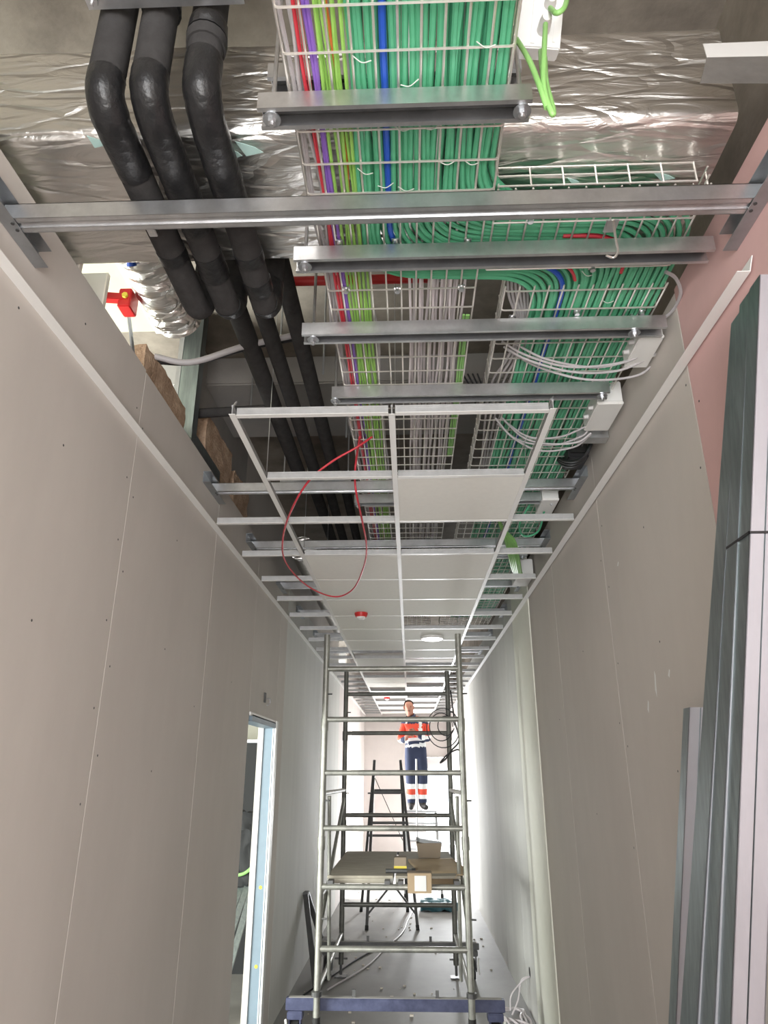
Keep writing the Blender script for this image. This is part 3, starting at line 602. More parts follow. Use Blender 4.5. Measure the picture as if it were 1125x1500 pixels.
for y, lab in ((4.46, 'first dull steel profile above the tiles, past the red cable loop'), (5.55, 'second dull steel profile above the tiles'), (6.6, 'third dull steel profile above the tiles'), (7.8, 'fourth dull steel profile above the tiles'), (8.9, 'fifth dull steel profile above the tiles')):
    cross_profile(lab, y, 1.42)

# ------------------------------------------------------------------ left void: offcuts, bracket, wool, studs
for i, (y, z1, lab) in enumerate(((1.83, 1.72, 'nearer board offcut standing on top of the left wall'), (2.02, 1.71, 'farther board offcut behind the red bracket on the left wall'))):
    t = thing('board_offcut', lab, 'board', (XL-0.14, y, 1.45), 'board offcuts on the left wall')
    B((XL-0.022, y, 1.45), (XL-0.122, y+0.013, z1)).part('offcut_face', 'board', t); B((XL-0.016, y-0.001, 1.45), (XL-0.022, y+0.018, z1)).part('paper_edge', 'board_edge', t)
t = thing('red_bracket', 'red painted steel bracket arm at the top of the left wall', 'bracket', (-1.15, 2.2, 1.7))
MB().bar((XL-0.12, 2.18, 1.73), (XL-0.03, 2.20, 1.735), 0.03, 0.035, (0, 0, 1)).part('arm', 'redpaint', t, bevel=0.003)
B((XL-0.05, 2.185, 1.69), (XL+0.00, 2.26, 1.775)).part('end_plate', 'redpaint', t, bevel=0.004)
MB().disc((XL-0.02, 2.183, 1.735), (0, -1, 0), 0.012, 0.01, 6).part('bolt', 'yellow', t)
t = thing('hanging_strap', 'narrow dark steel strap below the red bracket', 'strap', (XL-0.04, 2.3, 1.5))
MB().bar((XL-0.035, 2.27, 1.70), (XL-0.03, 2.40, 1.50), 0.025, 0.006, (0, 1, 0)).part('strap', 'galv_dark', t)
def lumpy(x0, x1, y0, y1, z0, z1, amp, step):
    bm = bmesh.new(); bmesh.ops.create_cube(bm, size=1)
    for v in bm.verts: v.co = Vector(((x0+x1)/2+(x1-x0)*v.co.x, (y0+y1)/2+(y1-y0)*v.co.y, (z0+z1)/2+(z1-z0)*v.co.z))
    bmesh.ops.subdivide_edges(bm, edges=bm.edges[:], cuts=12, use_grid_fill=True)
    for v in bm.verts: v.co += Vector((noise.noise(v.co*13), noise.noise(v.co*13+Vector((5, 0, 0))), noise.noise(v.co*17+Vector((0, 7, 0)))))*amp
    mb = MB(); mb.add([v.co.copy() for v in bm.verts], [[v.index for v in f.verts] for f in bm.faces]); bm.free(); return mb
lumpy(XL-0.03, XL-0.112, 2.46, 3.0, 1.30, 1.70, 0.014, 0).thing('mineral_wool_batt', 'wool', 'brown mineral wool batt poking out above the left wall', 'insulation', smooth=True)
lumpy(XL-0.112, XL-0.03, 3.35, 3.9, 1.45, 1.86, 0.012, 0).thing('mineral_wool_batt', 'wool', 'brown mineral wool batt behind the steel upright on the left', 'insulation', smooth=True)
lumpy(XL-0.112, XL-0.03, 4.0, 4.4, 1.45, 1.8, 0.012, 0).thing('mineral_wool_batt', 'wool', 'farther brown wool batt beyond the crossing profile', 'insulation', smooth=True)
t = thing('steel_upright', 'shiny steel upright rising behind the left wall to the slab', 'steel upright', (XL-0.06, 3.2, 1.5))
mb = MB(); mb.box((XL-0.02, 3.10, 1.45), (XL-0.115, 3.103, SL)); mb.box((XL-0.02, 3.10, 1.45), (XL-0.022, 3.17, SL)); mb.box((XL-0.113, 3.10, 1.45), (XL-0.115, 3.17, SL)); mb.part('upright', 'stud', t)
t = thing('wall_head_track', 'blue grey steel track on the edge of the left wall', 'steel track', (XL-0.05, 3.2, 1.5))
mb = MB(); mb.box((XL-0.012, 3.08, 1.50), (XL-0.014, 3.62, 1.62)); mb.box((XL-0.014, 3.08, 1.50), (XL-0.10, 3.62, 1.502)); mb.part('track', 'stud', t)
t = thing('red_sprinkler_pipe', 'red sprinkler pipe crossing behind the foil duct', 'pipe', (-0.3, 2.36, 1.9))
MB().tube([(-0.85, 2.36, 1.93), (0.13, 2.36, 1.93)], 0.020, 14).part('pipe', 'redpaint', t, True); MB().tube([(0.13, 2.36, 1.93), (0.16, 2.36, 1.93)], 0.016, 14).part('pipe_end', 'galv_dark', t, True)
t = thing('red_sprinkler_pipe', 'farther dark red pipe crossing above the open grid', 'pipe', (0, 4.9, 1.8))
MB().tube([(-0.95, 4.9, 1.78), (0.85, 4.9, 1.78)], 0.024, 14).part('pipe', 'redpaint', t, True)
for x, y in ((-0.62, 2.9), (-0.38, 2.75), (-0.33, 3.4), (-0.9, 3.5)):
    MB().tube([(x, y, 1.72 if x > -.5 else 1.9), (x, y, SL)], 0.005, 7).thing('threaded_rod', 'galv_dark', 'bare threaded rod hanging from the slab near the black pipes', 'rod', 'bare threaded rods', smooth=True)
t = thing('pipe_support', 'small steel support under the three black pipes beyond the grid', 'support rail', (-0.6, 4.1, 1.76))
B((-0.82, 4.08, 1.735), (-0.36, 4.12, 1.775)).part('channel', 'galv', t)
for x in (-0.80, -0.38): MB().tube([(x, 4.1, 1.72), (x, 4.1, 2.2)], 0.005, 7).part('threaded_rod', 'galv', t, True)

# ------------------------------------------------------------------ boxes on the right wall above the ceiling
def jbox(label, x0, x1, y0, y1, z0, z1, glands=2):
    t = thing('junction_box', label, 'junction box', ((x0+x1)/2, (y0+y1)/2, z0), 'white boxes by the right wall')
    B((x0, y0, z0+0.012), (x1, y1, z1)).part('box_body', 'plastic', t, bevel=0.004); B((x0-0.002, y0-0.002, z0), (x1+0.002, y1+0.002, z0+0.014)).part('box_lid', 'white', t, bevel=0.003)
    for i in range(glands):
        c = Vector((x0, y0+(y1-y0)*(i+1)/(glands+1), z0+0.03)); MB().tube([c+Vector((.004, 0, 0)), c+Vector((-0.02, 0, -.004))], [0.011, 0.008], 10).part('gland', 'grey_plastic', t, True)
    return t
jbox('nearest white junction box at the right end of a steel rail', 0.835, 0.918, 2.105, 2.30, 1.44, 1.53)
jbox('second white junction box beside the right tray', 0.80, 0.905, 2.56, 2.80, 1.43, 1.54)
jbox('third small white box over the right infill of the grid', 0.76, 0.85, 3.62, 3.85, 1.42, 1.5, 1)
jbox('white box with lime cables by the cream pillar', 0.80, 0.915, 4.9, 5.2, 1.33, 1.46, 1)
t = thing('wall_bracket', 'short steel bracket on the right wall below the second white box', 'bracket', (0.86, 2.95, 1.42))
B((0.78, 2.86, 1.425), (0.925, 2.92, 1.429)).part('bracket_plate', 'galv', t); B((0.78, 2.86, 1.429), (0.925, 2.863, 1.465)).part('bracket_lip', 'galv', t)
for i in range(3):
    cable('black_lead', spline([(0.90, 3.0+0.03*i, 1.50), (0.86, 3.02+0.03*i, 1.42), (0.82, 3.08+0.03*i, 1.41), (0.79, 3.2+0.02*i, 1.47), (0.78, 3.3, 1.55)]), 0.008, 'blackc', 'thick black lead curling below the second white box', 'black leads on the right', 8)
t = thing('black_unit', 'small black device tucked beside the right tray', 'device', (0.84, 3.2, 1.45))
B((0.80, 3.12, 1.45), (0.90, 3.28, 1.56)).part('unit_body', 'blackc', t, bevel=0.006); B((0.81, 3.10, 1.47), (0.89, 3.12, 1.53)).part('unit_face', 'rubber', t, bevel=0.003)
for i in range(6):
    cable('lime_cable', spline([(0.56+0.015*i, 4.05+0.05*i, 1.48), (0.64+0.012*i, 4.3, 1.40), (0.70+0.012*i, 4.55, 1.34), (0.76+0.01*i, 4.8, 1.33), (0.84, 4.95, 1.37)]), 0.008, 'lime2', 'lime cable drooping to the white box by the cream pillar', 'drooping lime cables', 8)
cable('green_loop_cable', spline([(0.72, 3.75, 1.46), (0.66, 3.85, 1.36), (0.70, 3.95, 1.32), (0.78, 3.92, 1.34), (0.80, 3.8, 1.42)]), 0.006, 'green_b', 'green cable curled round the third small white box', None, 8)
t = thing('angled_flashing', 'pale folded steel flashing at the top right by the foil duct', 'steel flashing', (0.86, 1.2, 1.6))
a, b = aty(1030, 64, 1.22), aty(1128, 60, 1.22); c, d = aty(1026, 122, 1.16), aty(1130, 122, 1.16); e = aty(1036, 84, 1.18); g = aty(1130, 82, 1.18); th = Vector((0, 0.002, 0.002))
mb = MB(); mb.add([a, b, g, e, a+th, b+th, g+th, e+th], [(0, 1, 2, 3), (7, 6, 5, 4), (0, 1, 5, 4), (1, 2, 6, 5), (2, 3, 7, 6), (3, 0, 4, 7)]); mb.part('upper_fold', 'white', t)
mb = MB(); mb.add([e, g, d, c, e+th, g+th, d+th, c+th], [(0, 1, 2, 3), (7, 6, 5, 4), (0, 1, 5, 4), (1, 2, 6, 5), (2, 3, 7, 6), (3, 0, 4, 7)]); mb.part('lower_fold', 'galv', t)

# ------------------------------------------------------------------ steel profiles leaning in the right foreground
def leaning(name, label, group, top, foot, web, depth, mt_web, mt_fl, fdepth=None):
    """a C profile: web faces the camera side (-y), flanges run back along +y"""
    t = thing(name, label, 'steel profile', foot, group); top, foot = Vector(top), Vector(foot); th = 0.0025
    def slab(x0, x1, y0, y1):
        mb = MB(); v = []
        for e, k in ((foot, (fdepth or depth)/depth), (top, 1)): v += [e+Vector((x0, y0*k, 0)), e+Vector((x1, y0*k, 0)), e+Vector((x1, y1*k, 0)), e+Vector((x0, y1*k, 0))]
        mb.add(v, [(0, 3, 2, 1), (4, 5, 6, 7), (0, 1, 5, 4), (1, 2, 6, 5), (2, 3, 7, 6), (3, 0, 4, 7)]); return mb
    slab(0, th, 0, depth).part('flange', mt_fl, t); slab(web-th, web, 0, depth).part('flange', mt_fl, t)
    slab(0.0, 0.032, 0.0, th).part('web', mt_web, t); slab(0.032, 0.036, 0.004, 0.004+th).part('web_groove', mt_fl, t); slab(0.036, web, 0.0, th).part('web', mt_web, t)
    slab(th, 0.010, depth-th, depth).part('lip', mt_fl, t)
    return t
topn = atx(1113, 402, 0.845)
# the bundle leans out from the wall and away along it
def foot_of(top, px, py, a):
    d = ray(px, py); d = d/d.y
    # point Q = s*d with x = top.x + a*(top.z - z)
    s = (top.x + a*top.z)/(d.x + a*d.z); Q = d*s; k = (GZ-top.z)/(Q.z-top.z); return top + (Q-top)*k
ft = foot_of(topn, 1071, 1500, -0.10)
LB = ('nearest pale steel profile of the bundle leaning on the right wall', 'middle steel profile of the bundle leaning on the right wall', 'farthest steel profile of the bundle leaning on the right wall')
for i in range(3):
    tp = topn+Vector((0.0, 0.056*i, [0, -0.004, -0.02][i])); fi = foot_of(tp, (1071, 1046, 1021)[i], 1500, (-0.10, -0.105, -0.11)[i])
    leaning('leaning_profile', LB[i], 'steel profiles leaning on the right wall', tp, fi, 0.072, 0.053, 'stud_pale', 'stud', 0.14)
ps = atx(1010, 1036, 0.86); fs = foot_of(ps, 990, 1500, -0.12)
leaning('leaning_profile', 'shorter steel profile leaning on the right wall behind the bundle', 'steel profiles leaning on the right wall', ps, fs, 0.05, 0.05, 'stud_pale', 'stud', 0.07)
st = thing('bundle_strap', 'thin dark strap tied round the leaning steel bundle', 'strap', topn.lerp(ft, 0.22))
k = 0.205; c = topn.lerp(ft, k); c2 = topn.lerp(ft, 0.205)
mb = MB(); mb.box(c+Vector((-0.003, -0.003, 0)), c+Vector((0.078, -0.001, 0.006))); mb.box(c+Vector((-0.003, -0.003, 0)), c+Vector((-0.001, 0.168, 0.006))); mb.box(c+Vector((-0.003, 0.166, 0)), c+Vector((0.078, 0.168, .006))); mb.part('strap_band', 'blackc', st)

# ------------------------------------------------------------------ scaffold tower
YF, YR, PXL, PXR = 5.70, 7.55, -0.675, 0.405
sc = thing('scaffold_tower', 'narrow mobile scaffold tower standing in the corridor under the ceiling', 'scaffold', (-0.13, 6.6, GZ)); TR_ = 0.0245
for y, zt, zb in ((YF, 1.06, -1.60), (YR, 1.02, -1.70)):
    for x in (PXL, PXR):
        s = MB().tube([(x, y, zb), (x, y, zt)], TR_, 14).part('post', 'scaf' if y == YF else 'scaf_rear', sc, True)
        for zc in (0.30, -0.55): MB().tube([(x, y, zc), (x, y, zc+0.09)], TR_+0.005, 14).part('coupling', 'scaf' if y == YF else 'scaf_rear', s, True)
        for k in range(3):
            z = 0.58-0.79*k; q = MB().tube([(x+0.02, y-0.01, z), (x+0.055, y-0.02, z)], 0.006, 8).part('locking_pin', 'scaf_dark', s, True)
    for z in ([0.781, 0.385, -0.012, -0.403, -0.796, -1.19] if y == YF else [0.768, 0.372, -0.016, -0.414, -0.81, -1.206]):
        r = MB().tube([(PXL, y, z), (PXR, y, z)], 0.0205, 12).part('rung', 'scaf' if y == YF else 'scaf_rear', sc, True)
for x in (PXL, PXR):
    MB().tube([(x, YF, -0.16), (x, YR, -0.18)], 0.018, 10).part('side_rail', 'scaf', sc, True)
    MB().tube([(x, YF, -1.10), (x, YR, -0.25)], 0.016, 10).part('side_brace', 'scaf', sc, True)
    MB().tube([(x, YF, -0.86), (x, YR, -0.86)], 0.018, 10).part('side_rail', 'scaf', sc, True)
    MB().tube([(x, YF, -1.45), (x, YR, -1.45)], 0.018, 10).part('side_rail', 'scaf', sc, True)
    sgn = -1 if x < 0 else 1
    MB().tube([(x-sgn*0.05, YF+0.02, -0.18), (x-sgn*0.05, YF+0.3, -1.45)], 0.014, 10).part('side_brace', 'scaf', sc, True)
    MB().disc((x, YF-0.03, -1.47), (0, 0, 1), 0.036, 0.03, 14).part('clamp', 'scaf_dark', sc)
    f = MB().tube([(x, YF, -1.60), (x, YF, -1.66)], 0.027, 12).part('rubber_foot', 'rubber', sc, True)
    j = MB().tube([(x, YR, -1.70), (x, YR, GZ+0.015)], 0.012, 10).part('screw_jack', 'scaf_dark', sc, True); B((x-0.055, YR-0.055, GZ), (x+0.055, YR+0.055, GZ+0.008)).part('base_plate', 'scaf_dark', sc); B((x-0.06, YR-0.01, -1.66), (x+0.06, YR+0.01, -1.645)).part('jack_handle', 'scaf_dark', sc)
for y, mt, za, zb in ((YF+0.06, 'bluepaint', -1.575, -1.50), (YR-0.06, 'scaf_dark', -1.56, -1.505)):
    xa, xb = (-0.90, 0.64) if y < 6 else (-0.86, 0.62)
    bmo = B((xa, y-0.02, za), (xb, y+0.035, zb)).part('wheel_beam', mt, sc, bevel=0.004)
    B((xa+.02, y-0.015, zb+.0005), (xb-.02, y+0.03, zb+0.003)).part('dust_layer', 'concrete_grey', bmo)
    for x in (-0.42, 0.17): B((x-0.012, y-0.005, zb), (x+0.012, y+0.01, zb+0.05)).part('wing_nut', 'scaf_dark', bmo)
    for x, s in ((xa+0.07, -1), (xb-0.07, 1)):
        fk = B((x-0.055, y-0.04, za-0.05), (x+0.055, y+0.055, za)).part('castor_fork', mt, sc, bevel=0.006)
        for dx in (-0.042, 0.034): B((x+dx, y-0.035, GZ+0.07), (x+dx+0.008, y+0.05, za-0.05)).part('fork_arm', mt, fk)
        wv = MB().disc((x-0.026, y+0.01, GZ+0.085), (1, 0, 0), 0.085, 0.052, 28).part('castor_wheel', 'rubber', sc, True); MB().disc((x-0.029, y+0.01, GZ+0.085), (1, 0, 0), 0.05, 0.058, 20).part('wheel_hub', 'grey_plastic', wv, True)
        MB().tube(spline([(x-0.06*s*-1, y-0.05, -1.62), (x+0.05*s, y-0.08, -1.66), (x+0.06*s, y-0.07, -1.74)]), 0.009, 8).part('brake_lever', 'white', fk, True)
# platform deck of two boards and what lies on it
ZD = -0.735
dk = thing('scaffold_deck', 'weathered plywood work platform on the left half of the scaffold', 'platform', (-0.39, 6.6, ZD-0.04), 'scaffold deck boards')
B((-0.635, 5.80, ZD-0.018), (-0.140, 7.48, ZD)).part('deck_board', 'wood', dk, bevel=0.002); B((-0.635, 5.79, ZD-0.055), (-0.615, 7.49, ZD-.018)).part('deck_frame', 'scaf', dk); B((-0.16, 5.79, ZD-0.055), (-0.14, 7.49, ZD-.018)).part('deck_frame', 'scaf', dk); B((-0.615, 5.79, ZD-0.05), (-0.16, 5.815, ZD-.018)).part('deck_frame', 'wood', dk)
for x in (-0.6, -0.18): B((x-0.02, 5.69, ZD-0.06), (x+0.02, 5.80, ZD-0.02)).part('deck_hook', 'scaf_dark', dk)
dk = thing('scaffold_deck', 'second work platform, right half of the scaffold, under cardboard', 'platform', (0.12, 6.6, ZD-0.04), 'scaffold deck boards')
B((-0.120, 5.80, ZD-0.018), (0.365, 7.48, ZD)).part('deck_board', 'wood', dk, bevel=0.002); B((-0.12, 5.79, ZD-0.055), (-0.10, 7.49, ZD-.018)).part('deck_frame', 'scaf', dk); B((0.345, 5.79, ZD-0.055), (0.365, 7.49, ZD-.018)).part('deck_frame', 'scaf', dk)
for x in (-0.08, 0.33): B((x-0.02, 5.69, ZD-0.06), (x+0.02, 5.80, ZD-0.02)).part('deck_hook', 'scaf_dark', dk)
t = thing('cardboard_sheet', 'creased brown cardboard sheet lying over the right platform', 'cardboard', (0.18, 6.3, ZD))
mb = MB(); gx, gy = 12, 14; vs = []
for i in range(gx+1):
    for j in range(gy+1):
        u, v = i/gx, j/gy; x = 0.0+0.40*u + 0.03*math.sin(v*5); y = 5.72+1.1*v+0.08*u; z = ZD+0.006+0.012*abs(noise.noise(Vector((u*3, v*4, 2))))
        if v < 0.18 and u < 0.8: z -= (0.18-v)*0.55*(1-0.3*u)
        vs.append((x, y, z))
mb.add(vs, [(i*(gy+1)+j, (i+1)*(gy+1)+j, (i+1)*(gy+1)+j+1, i*(gy+1)+j+1) for i in range(gx) for j in range(gy)])
so = mb.part('sheet', 'card', t, True); so.modifiers.new('thickness', 'SOLIDIFY').thickness = 0.004
t = thing('labelled_carton', 'small brown carton with a white label at the platform edge', 'box', (0.055, 5.72, ZD-0.09))
B((-0.03, 5.655, ZD-0.095), (0.145, 5.675, ZD+0.035)).part('carton_face', 'card', t, bevel=0.003); B((0.02, 5.652, ZD-0.08), (0.105, 5.6545, ZD+0.02)).part('white_label', 'paper', t)
B((-0.032, 5.675, ZD+0.002), (0.147, 5.80, ZD+0.037)).part('carton_top', 'card_dark', t, bevel=0.003)
t = thing('small_carton', 'little brown box wrapped in yellow tape on the platform', 'box', (-0.085, 6.0, ZD))
B((-0.135, 5.98, ZD), (-0.04, 6.09, ZD+0.105)).part('carton', 'card_dark', t, bevel=0.003); B((-0.137, 5.978, ZD+0.012), (-0.038, 6.092, ZD+0.045)).part('tape_band', 'yellow', t)
t = thing('hand_tool', 'dark hand tool lying across the gap of the platforms', 'tool', (-0.1, 5.93, ZD)); MB().tube([(-0.20, 5.94, ZD+0.016), (0.0, 5.94, ZD+0.016)], 0.016, 10).part('tool_body', 'scaf_dark', t, True); MB().tube([(0.0, 5.94, ZD+0.016), (0.03, 5.94, ZD+0.016)], 0.02, 10).part('tool_head', 'rubber', t, True)
t = thing('parts_tub', 'grey cardboard tub of fixings at the back of the platform', 'tub', (0.16, 6.9, ZD))
mb = MB(); c0 = Vector((0.16, 6.95, ZD+.008)); v = []
for h, s in ((0, 0.095), (0.12, 0.115)): v += [c0+Vector((-s, -s*0.8, h)), c0+Vector((s, -s*0.8, h)), c0+Vector((s, s*.8, h)), c0+Vector((-s, s*.8, h))]
mb.add(v, [(0, 3, 2, 1), (0, 1, 5, 4), (1, 2, 6, 5), (2, 3, 7, 6), (3, 0, 4, 7)]); tb = mb.part('tub_body', 'card_dark', t); tb.modifiers.new('thickness', 'SOLIDIFY').thickness = 0.006
MB().bar(c0+Vector((-0.10, -.02, 0.145)), c0+Vector((0.10, 0.02, 0.115)), 0.15, 0.03, (0, 1, 0)).part('loose_pieces', 'galv_dark', t)
# black cable coil and lead hung on the rear post
for k, (dx, rr, dz) in enumerate(((0.0, 0.17, 0), (-0.02, 0.12, 0.01), (0.03, 0.085, 0.02))):
    pts = [(PXR-0.06+dx+rr*math.cos(a), YR-0.05-0.005*k, 0.42+dz+rr*1.15*math.sin(a)) for a in [2*PI*i/26 for i in range(26)]]
    cable('hung_cable', [Vector(p) for p in pts], 0.005, 'blackc', ['widest black cable loop hung on the rear right scaffold post', 'middle black cable loop hung on the rear right scaffold post', 'smallest black cable loop hung on the rear right scaffold post'][k], 'cable loops on the scaffold', 6)
cable('hung_cable', spline([(PXR+0.03, YR-0.05, 0.8), (PXR+0.06, YR-.06, 0.5), (PXR+0.10, YR-.06, 0.30), (PXR+0.02, YR-.06, 0.2), (PXR-0.04, YR-.06, 0.12), (PXR-0.10, YR-0.06, 0.08), (PXR-0.02, YR-0.05, 0.16), (PXR+0.10, YR-.05, 0.2), (PXR+0.13, YR-.05, 0.02)]), 0.008, 'blackc', 'thick black lead tangled on the rear right scaffold post', None, 7)

# ------------------------------------------------------------------ ladders
def aframe(name, label, mt, apex, fl, fr, rl, rr, treads, topw, grp=None):
    t = thing(name, label, 'ladder', (apex[0], apex[1], GZ), grp); ap = Vector(apex); al, ar = ap+Vector((-topw/2, 0, 0)), ap+Vector((topw/2, 0, 0))
    L, R = Vector(fl), Vector(fr); 
    for a, b in ((L, al+Vector((0, -0.02, 0))), (R, ar+Vector((0, -0.02, 0))), (Vector(rl), al+Vector((0.0, 0.03, 0))), (Vector(rr), ar+Vector((0.0, 0.03, 0)))):
        s = MB().bar(a, b, 0.035, 0.055, (1, 0, 0)).part('stile', mt, t, bevel=0.004); d = (b-a).normalized(); MB().bar(a-d*0.0, a+d*0.05, 0.042, 0.062, (1, 0, 0)).part('foot_cap', 'rubber', s)
    for k, h in enumerate(treads):
        a = L.lerp(al, h); b = R.lerp(ar, h); MB().bar(a, b, 0.09 if k else 0.05, 0.03, (0, 1, 0)).part('tread', mt, t)
    for h in (0.16, 0.5, 0.8):
        a = Vector(rl).lerp(al, h); b = Vector(rr).lerp(ar, h); MB().bar(a, b, 0.03, 0.03, (0, 1, 0)).part('rear_bar', mt, t)
    return t, L, R, al, ar
t, L, R, al, ar = aframe('trestle_ladder', 'dark double step ladder standing behind the scaffold', 'trestle', (-0.315, 10.15, 0.14), (-0.552, 9.56, GZ), (0.066, 9.60, GZ), (-0.70, 10.75, GZ), (-0.06, 10.75, GZ), (0.22, 0.42, 0.60, 0.79), 0.36)
for s, e in ((L.lerp(al, 0.08), L.lerp(R, 0.4)+Vector((0, 0.09, 0.42))), (R.lerp(ar, 0.08), L.lerp(R, 0.6)+Vector((0, 0.09, 0.42)))): MB().bar(s, e, 0.022, 0.022, (0, 1, 0)).part('brace', 'trestle', t)
MB().tube([al.lerp(L, 0.1), Vector((-0.12, 10.6, -0.9))], 0.005, 6).part('stay_cord', 'blackc', t, True)
B((-0.58, 10.05, -0.29), (-0.14, 10.16, -0.27)).part('tool_shelf', 'trestle', t)
MX, MY, MZ = 0.055, 12.4, -0.60
t, L, R, al, ar = aframe('step_ladder', 'aluminium platform step ladder under the worker', 'alu', (0.17, MY+0.05, MZ-0.02), (-0.10, MY-0.55, GZ), (0.46, MY-0.55, GZ), (-0.08, MY+0.55, GZ), (0.46, MY+0.55, GZ), (0.2, 0.42, 0.64, 0.85), 0.48)
B((-0.10, MY-0.18, MZ-0.03), (0.42, MY+0.25, MZ)).part('standing_platform', 'alu', t, bevel=0.004)
for x in (0.10,): MB().tube([(x, MY-0.2, -1.2), (x, MY-0.2, 0.19)], 0.016, 10).part('hand_rail', 'alu', t, True)

# ------------------------------------------------------------------ the worker (arms folded in front, looking at his hands)
def worker():
    t = thing('person', 'worker in navy and orange reflective workwear standing on a ladder', 'person', (MX, MY, MZ)); o = Vector((MX, MY, MZ))
    V = []; Ed = []; Rd = []
    def v(x, y, z, r, par=None, ry=None):
        V.append(Vector((x, y, z))); Rd.append((r, ry if ry else r)); i = len(V)-1
        if par is not None: Ed.append((par, i))
        return i
    pel = v(0.04, 0, 0.90, 0.175, ry=0.135); wst = v(0.04, 0, 1.06, 0.180, pel, 0.135); che = v(0.03, 0.01, 1.25, 0.178, wst, 0.135); sh = v(0.02, 0.01, 1.39, 0.13, che, 0.11); nk = v(-0.035, -0.02, 1.49, 0.060, sh)
    h0 = v(-0.065, -0.045, 1.555, 0.070, nk); h1 = v(-0.07, -0.05, 1.62, 0.082, h0, 0.098); h2 = v(-0.07, -0.035, 1.69, 0.080, h1, 0.094); h3 = v(-0.07, -0.025, 1.725, 0.050, h2, 0.06)
    ns = v(-0.078, -0.152, 1.615, 0.015, h1)
    for s, ex, hx, hz in ((-1, -0.225, -0.07, 1.10), (1, 0.255, 0.0, 1.16)):
        a = v(0.03+s*0.175, 0.01, 1.375, 0.078, sh); b = v(0.03+s*0.205, -0.01, 1.25, 0.066, a); e = v(ex, -0.06, 1.10, 0.064, b); f = v((ex+hx)/2-0.0, -0.18, hz-0.01, 0.054, e); wz = v(hx+s*0.05, -0.215, hz+0.03, 0.036, f); pm = v(hx+s*0.01, -0.235, hz+0.06, 0.038, wz, 0.024)
        for k in range(4):
            b1 = v(hx-s*0.005, -0.235-0.012*k+0.012, hz+0.105-0.016*k, 0.0095, pm); b2 = v(hx-s*0.055, -0.245-0.008*k, hz+0.10-0.018*k, 0.0085, b1); v(hx-s*0.082, -0.225-0.006*k, hz+0.085-0.018*k, 0.007, b2)
        th = v(hx+s*0.01, -0.265, hz+0.095, 0.011, pm); v(hx-s*0.015, -0.278, hz+0.12, 0.009, th)
    for s, fx in ((-1, -0.045), (1, 0.145)):
        hp = v(0.04+s*0.085, 0, 0.83, 0.122, pel); kn = v(fx+0.005, -0.01, 0.47, 0.098, hp); cf = v(fx, 0.02, 0.30, 0.086, kn); an = v(fx, 0.03, 0.11, 0.074, cf); he = v(fx, 0.01, 0.058, 0.052, an); v(fx+(0.07 if s > 0 else -0.01), -0.15, 0.042, 0.042, he)
    me = bpy.data.meshes.new('worker_skeleton'); me.from_pydata(V, Ed, []); ob = bpy.data.objects.new('worker_skeleton', me); COL.objects.link(ob)
    sk = ob.modifiers.new('skin', 'SKIN'); sk.use_smooth_shade = True
    for i, d in enumerate(me.skin_vertices[0].data): d.radius = Rd[i]; d.use_root = (i == 0)
    ob.modifiers.new('sub', 'SUBSURF').levels = 3
    dg = bpy.context.evaluated_depsgraph_get(); ev = bpy.data.meshes.new_from_object(ob.evaluated_get(dg)); bpy.data.objects.remove(ob)
    ev.materials.clear()
    for m in ('navy', 'hiviz', 'reflect', 'skin', 'shoe'): ev.materials.append(M[m])
    for p in ev.polygons:
        c = p.center; z = c.z; m = 0; hand = (c.y < -0.200 and abs(c.x+0.03) < 0.11 and 1.08 < z < 1.36)
        if z > 1.475 and abs(c.x) < 0.16: m = 3
        elif hand: m = 3
        elif z > 1.36: m = 2 if 0.10 < c.x < 0.15 or (-0.13 < c.x < -0.09) else 0
        elif z > 1.17: m = 2 if 0.10 < c.x < 0.15 and c.y < 0 else 1
        elif c.y < -0.165 and z > 1.02: m = 2 if int((c.x+1)*14) % 2 == 0 else 0
        elif z > 0.98 and z < 1.03 + 0.15*c.x: m = 2
        elif z > 1.07 + 0.15*c.x and z < 1.125 + 0.15*c.x: m = 2
        elif z > 1.02 and z < 1.08 + .15*c.x: m = 0
        elif z > 1.02: m = 1
        elif z > 0.40: m = 0
        elif z > 0.325: m = 2
        elif z > 0.235: m = 1
        elif z > 0.165: m = 2
        elif z > 0.11: m = 0
        else: m = 4
        p.material_index = m
    ev.polygons.foreach_set('use_smooth', [True]*len(ev.polygons))
    bo = bpy.data.objects.new('body', ev); COL.objects.link(bo); bo.parent = t; ev.name = 'body'
    # hair cap, ears, eyes, beard
    bm = bmesh.new(); bmesh.ops.create_uvsphere(bm, u_segments=20, v_segments=12, radius=1)
    for q in bm.verts: q.co = Vector((q.co.x*0.084-0.07, q.co.y*0.10-0.028, q.co.z*0.08+1.685))
    bmesh.ops.delete(bm, geom=[q for q in bm.verts if q.co.z < 1.66+0.02*(q.co.y < -0.03) or (q.co.y < -0.07 and q.co.z < 1.73)], context='VERTS')
    mb = MB(); mb.add([q.co+o for q in bm.verts], [[q.index for q in f.verts] for f in bm.faces]); bm.free(); mb.part('hair', 'hair', t, True)
    for s in (-1, 1):
        MB().tube([o+Vector((-0.07+s*0.076, -0.02, 1.60)), o+Vector((-0.07+s*0.084, -0.018, 1.63)), o+Vector((-0.07+s*0.077, -0.016, 1.66))], [0.010, 0.016, 0.010], 8).part('ear', 'skin', t, True)
        MB().disc(o+Vector((-0.07+s*0.032, -0.132, 1.638)), (0, -1, 0), 0.010, 0.008, 8).part('eye', 'hair', t, True)
    MB().tube([o+Vector((-0.098, -0.128, 1.57)), o+Vector((-0.072, -0.138, 1.567)), o+Vector((-0.046, -0.128, 1.57))], [0.004, 0.006, 0.004], 8).part('mouth', 'hair', t, True)
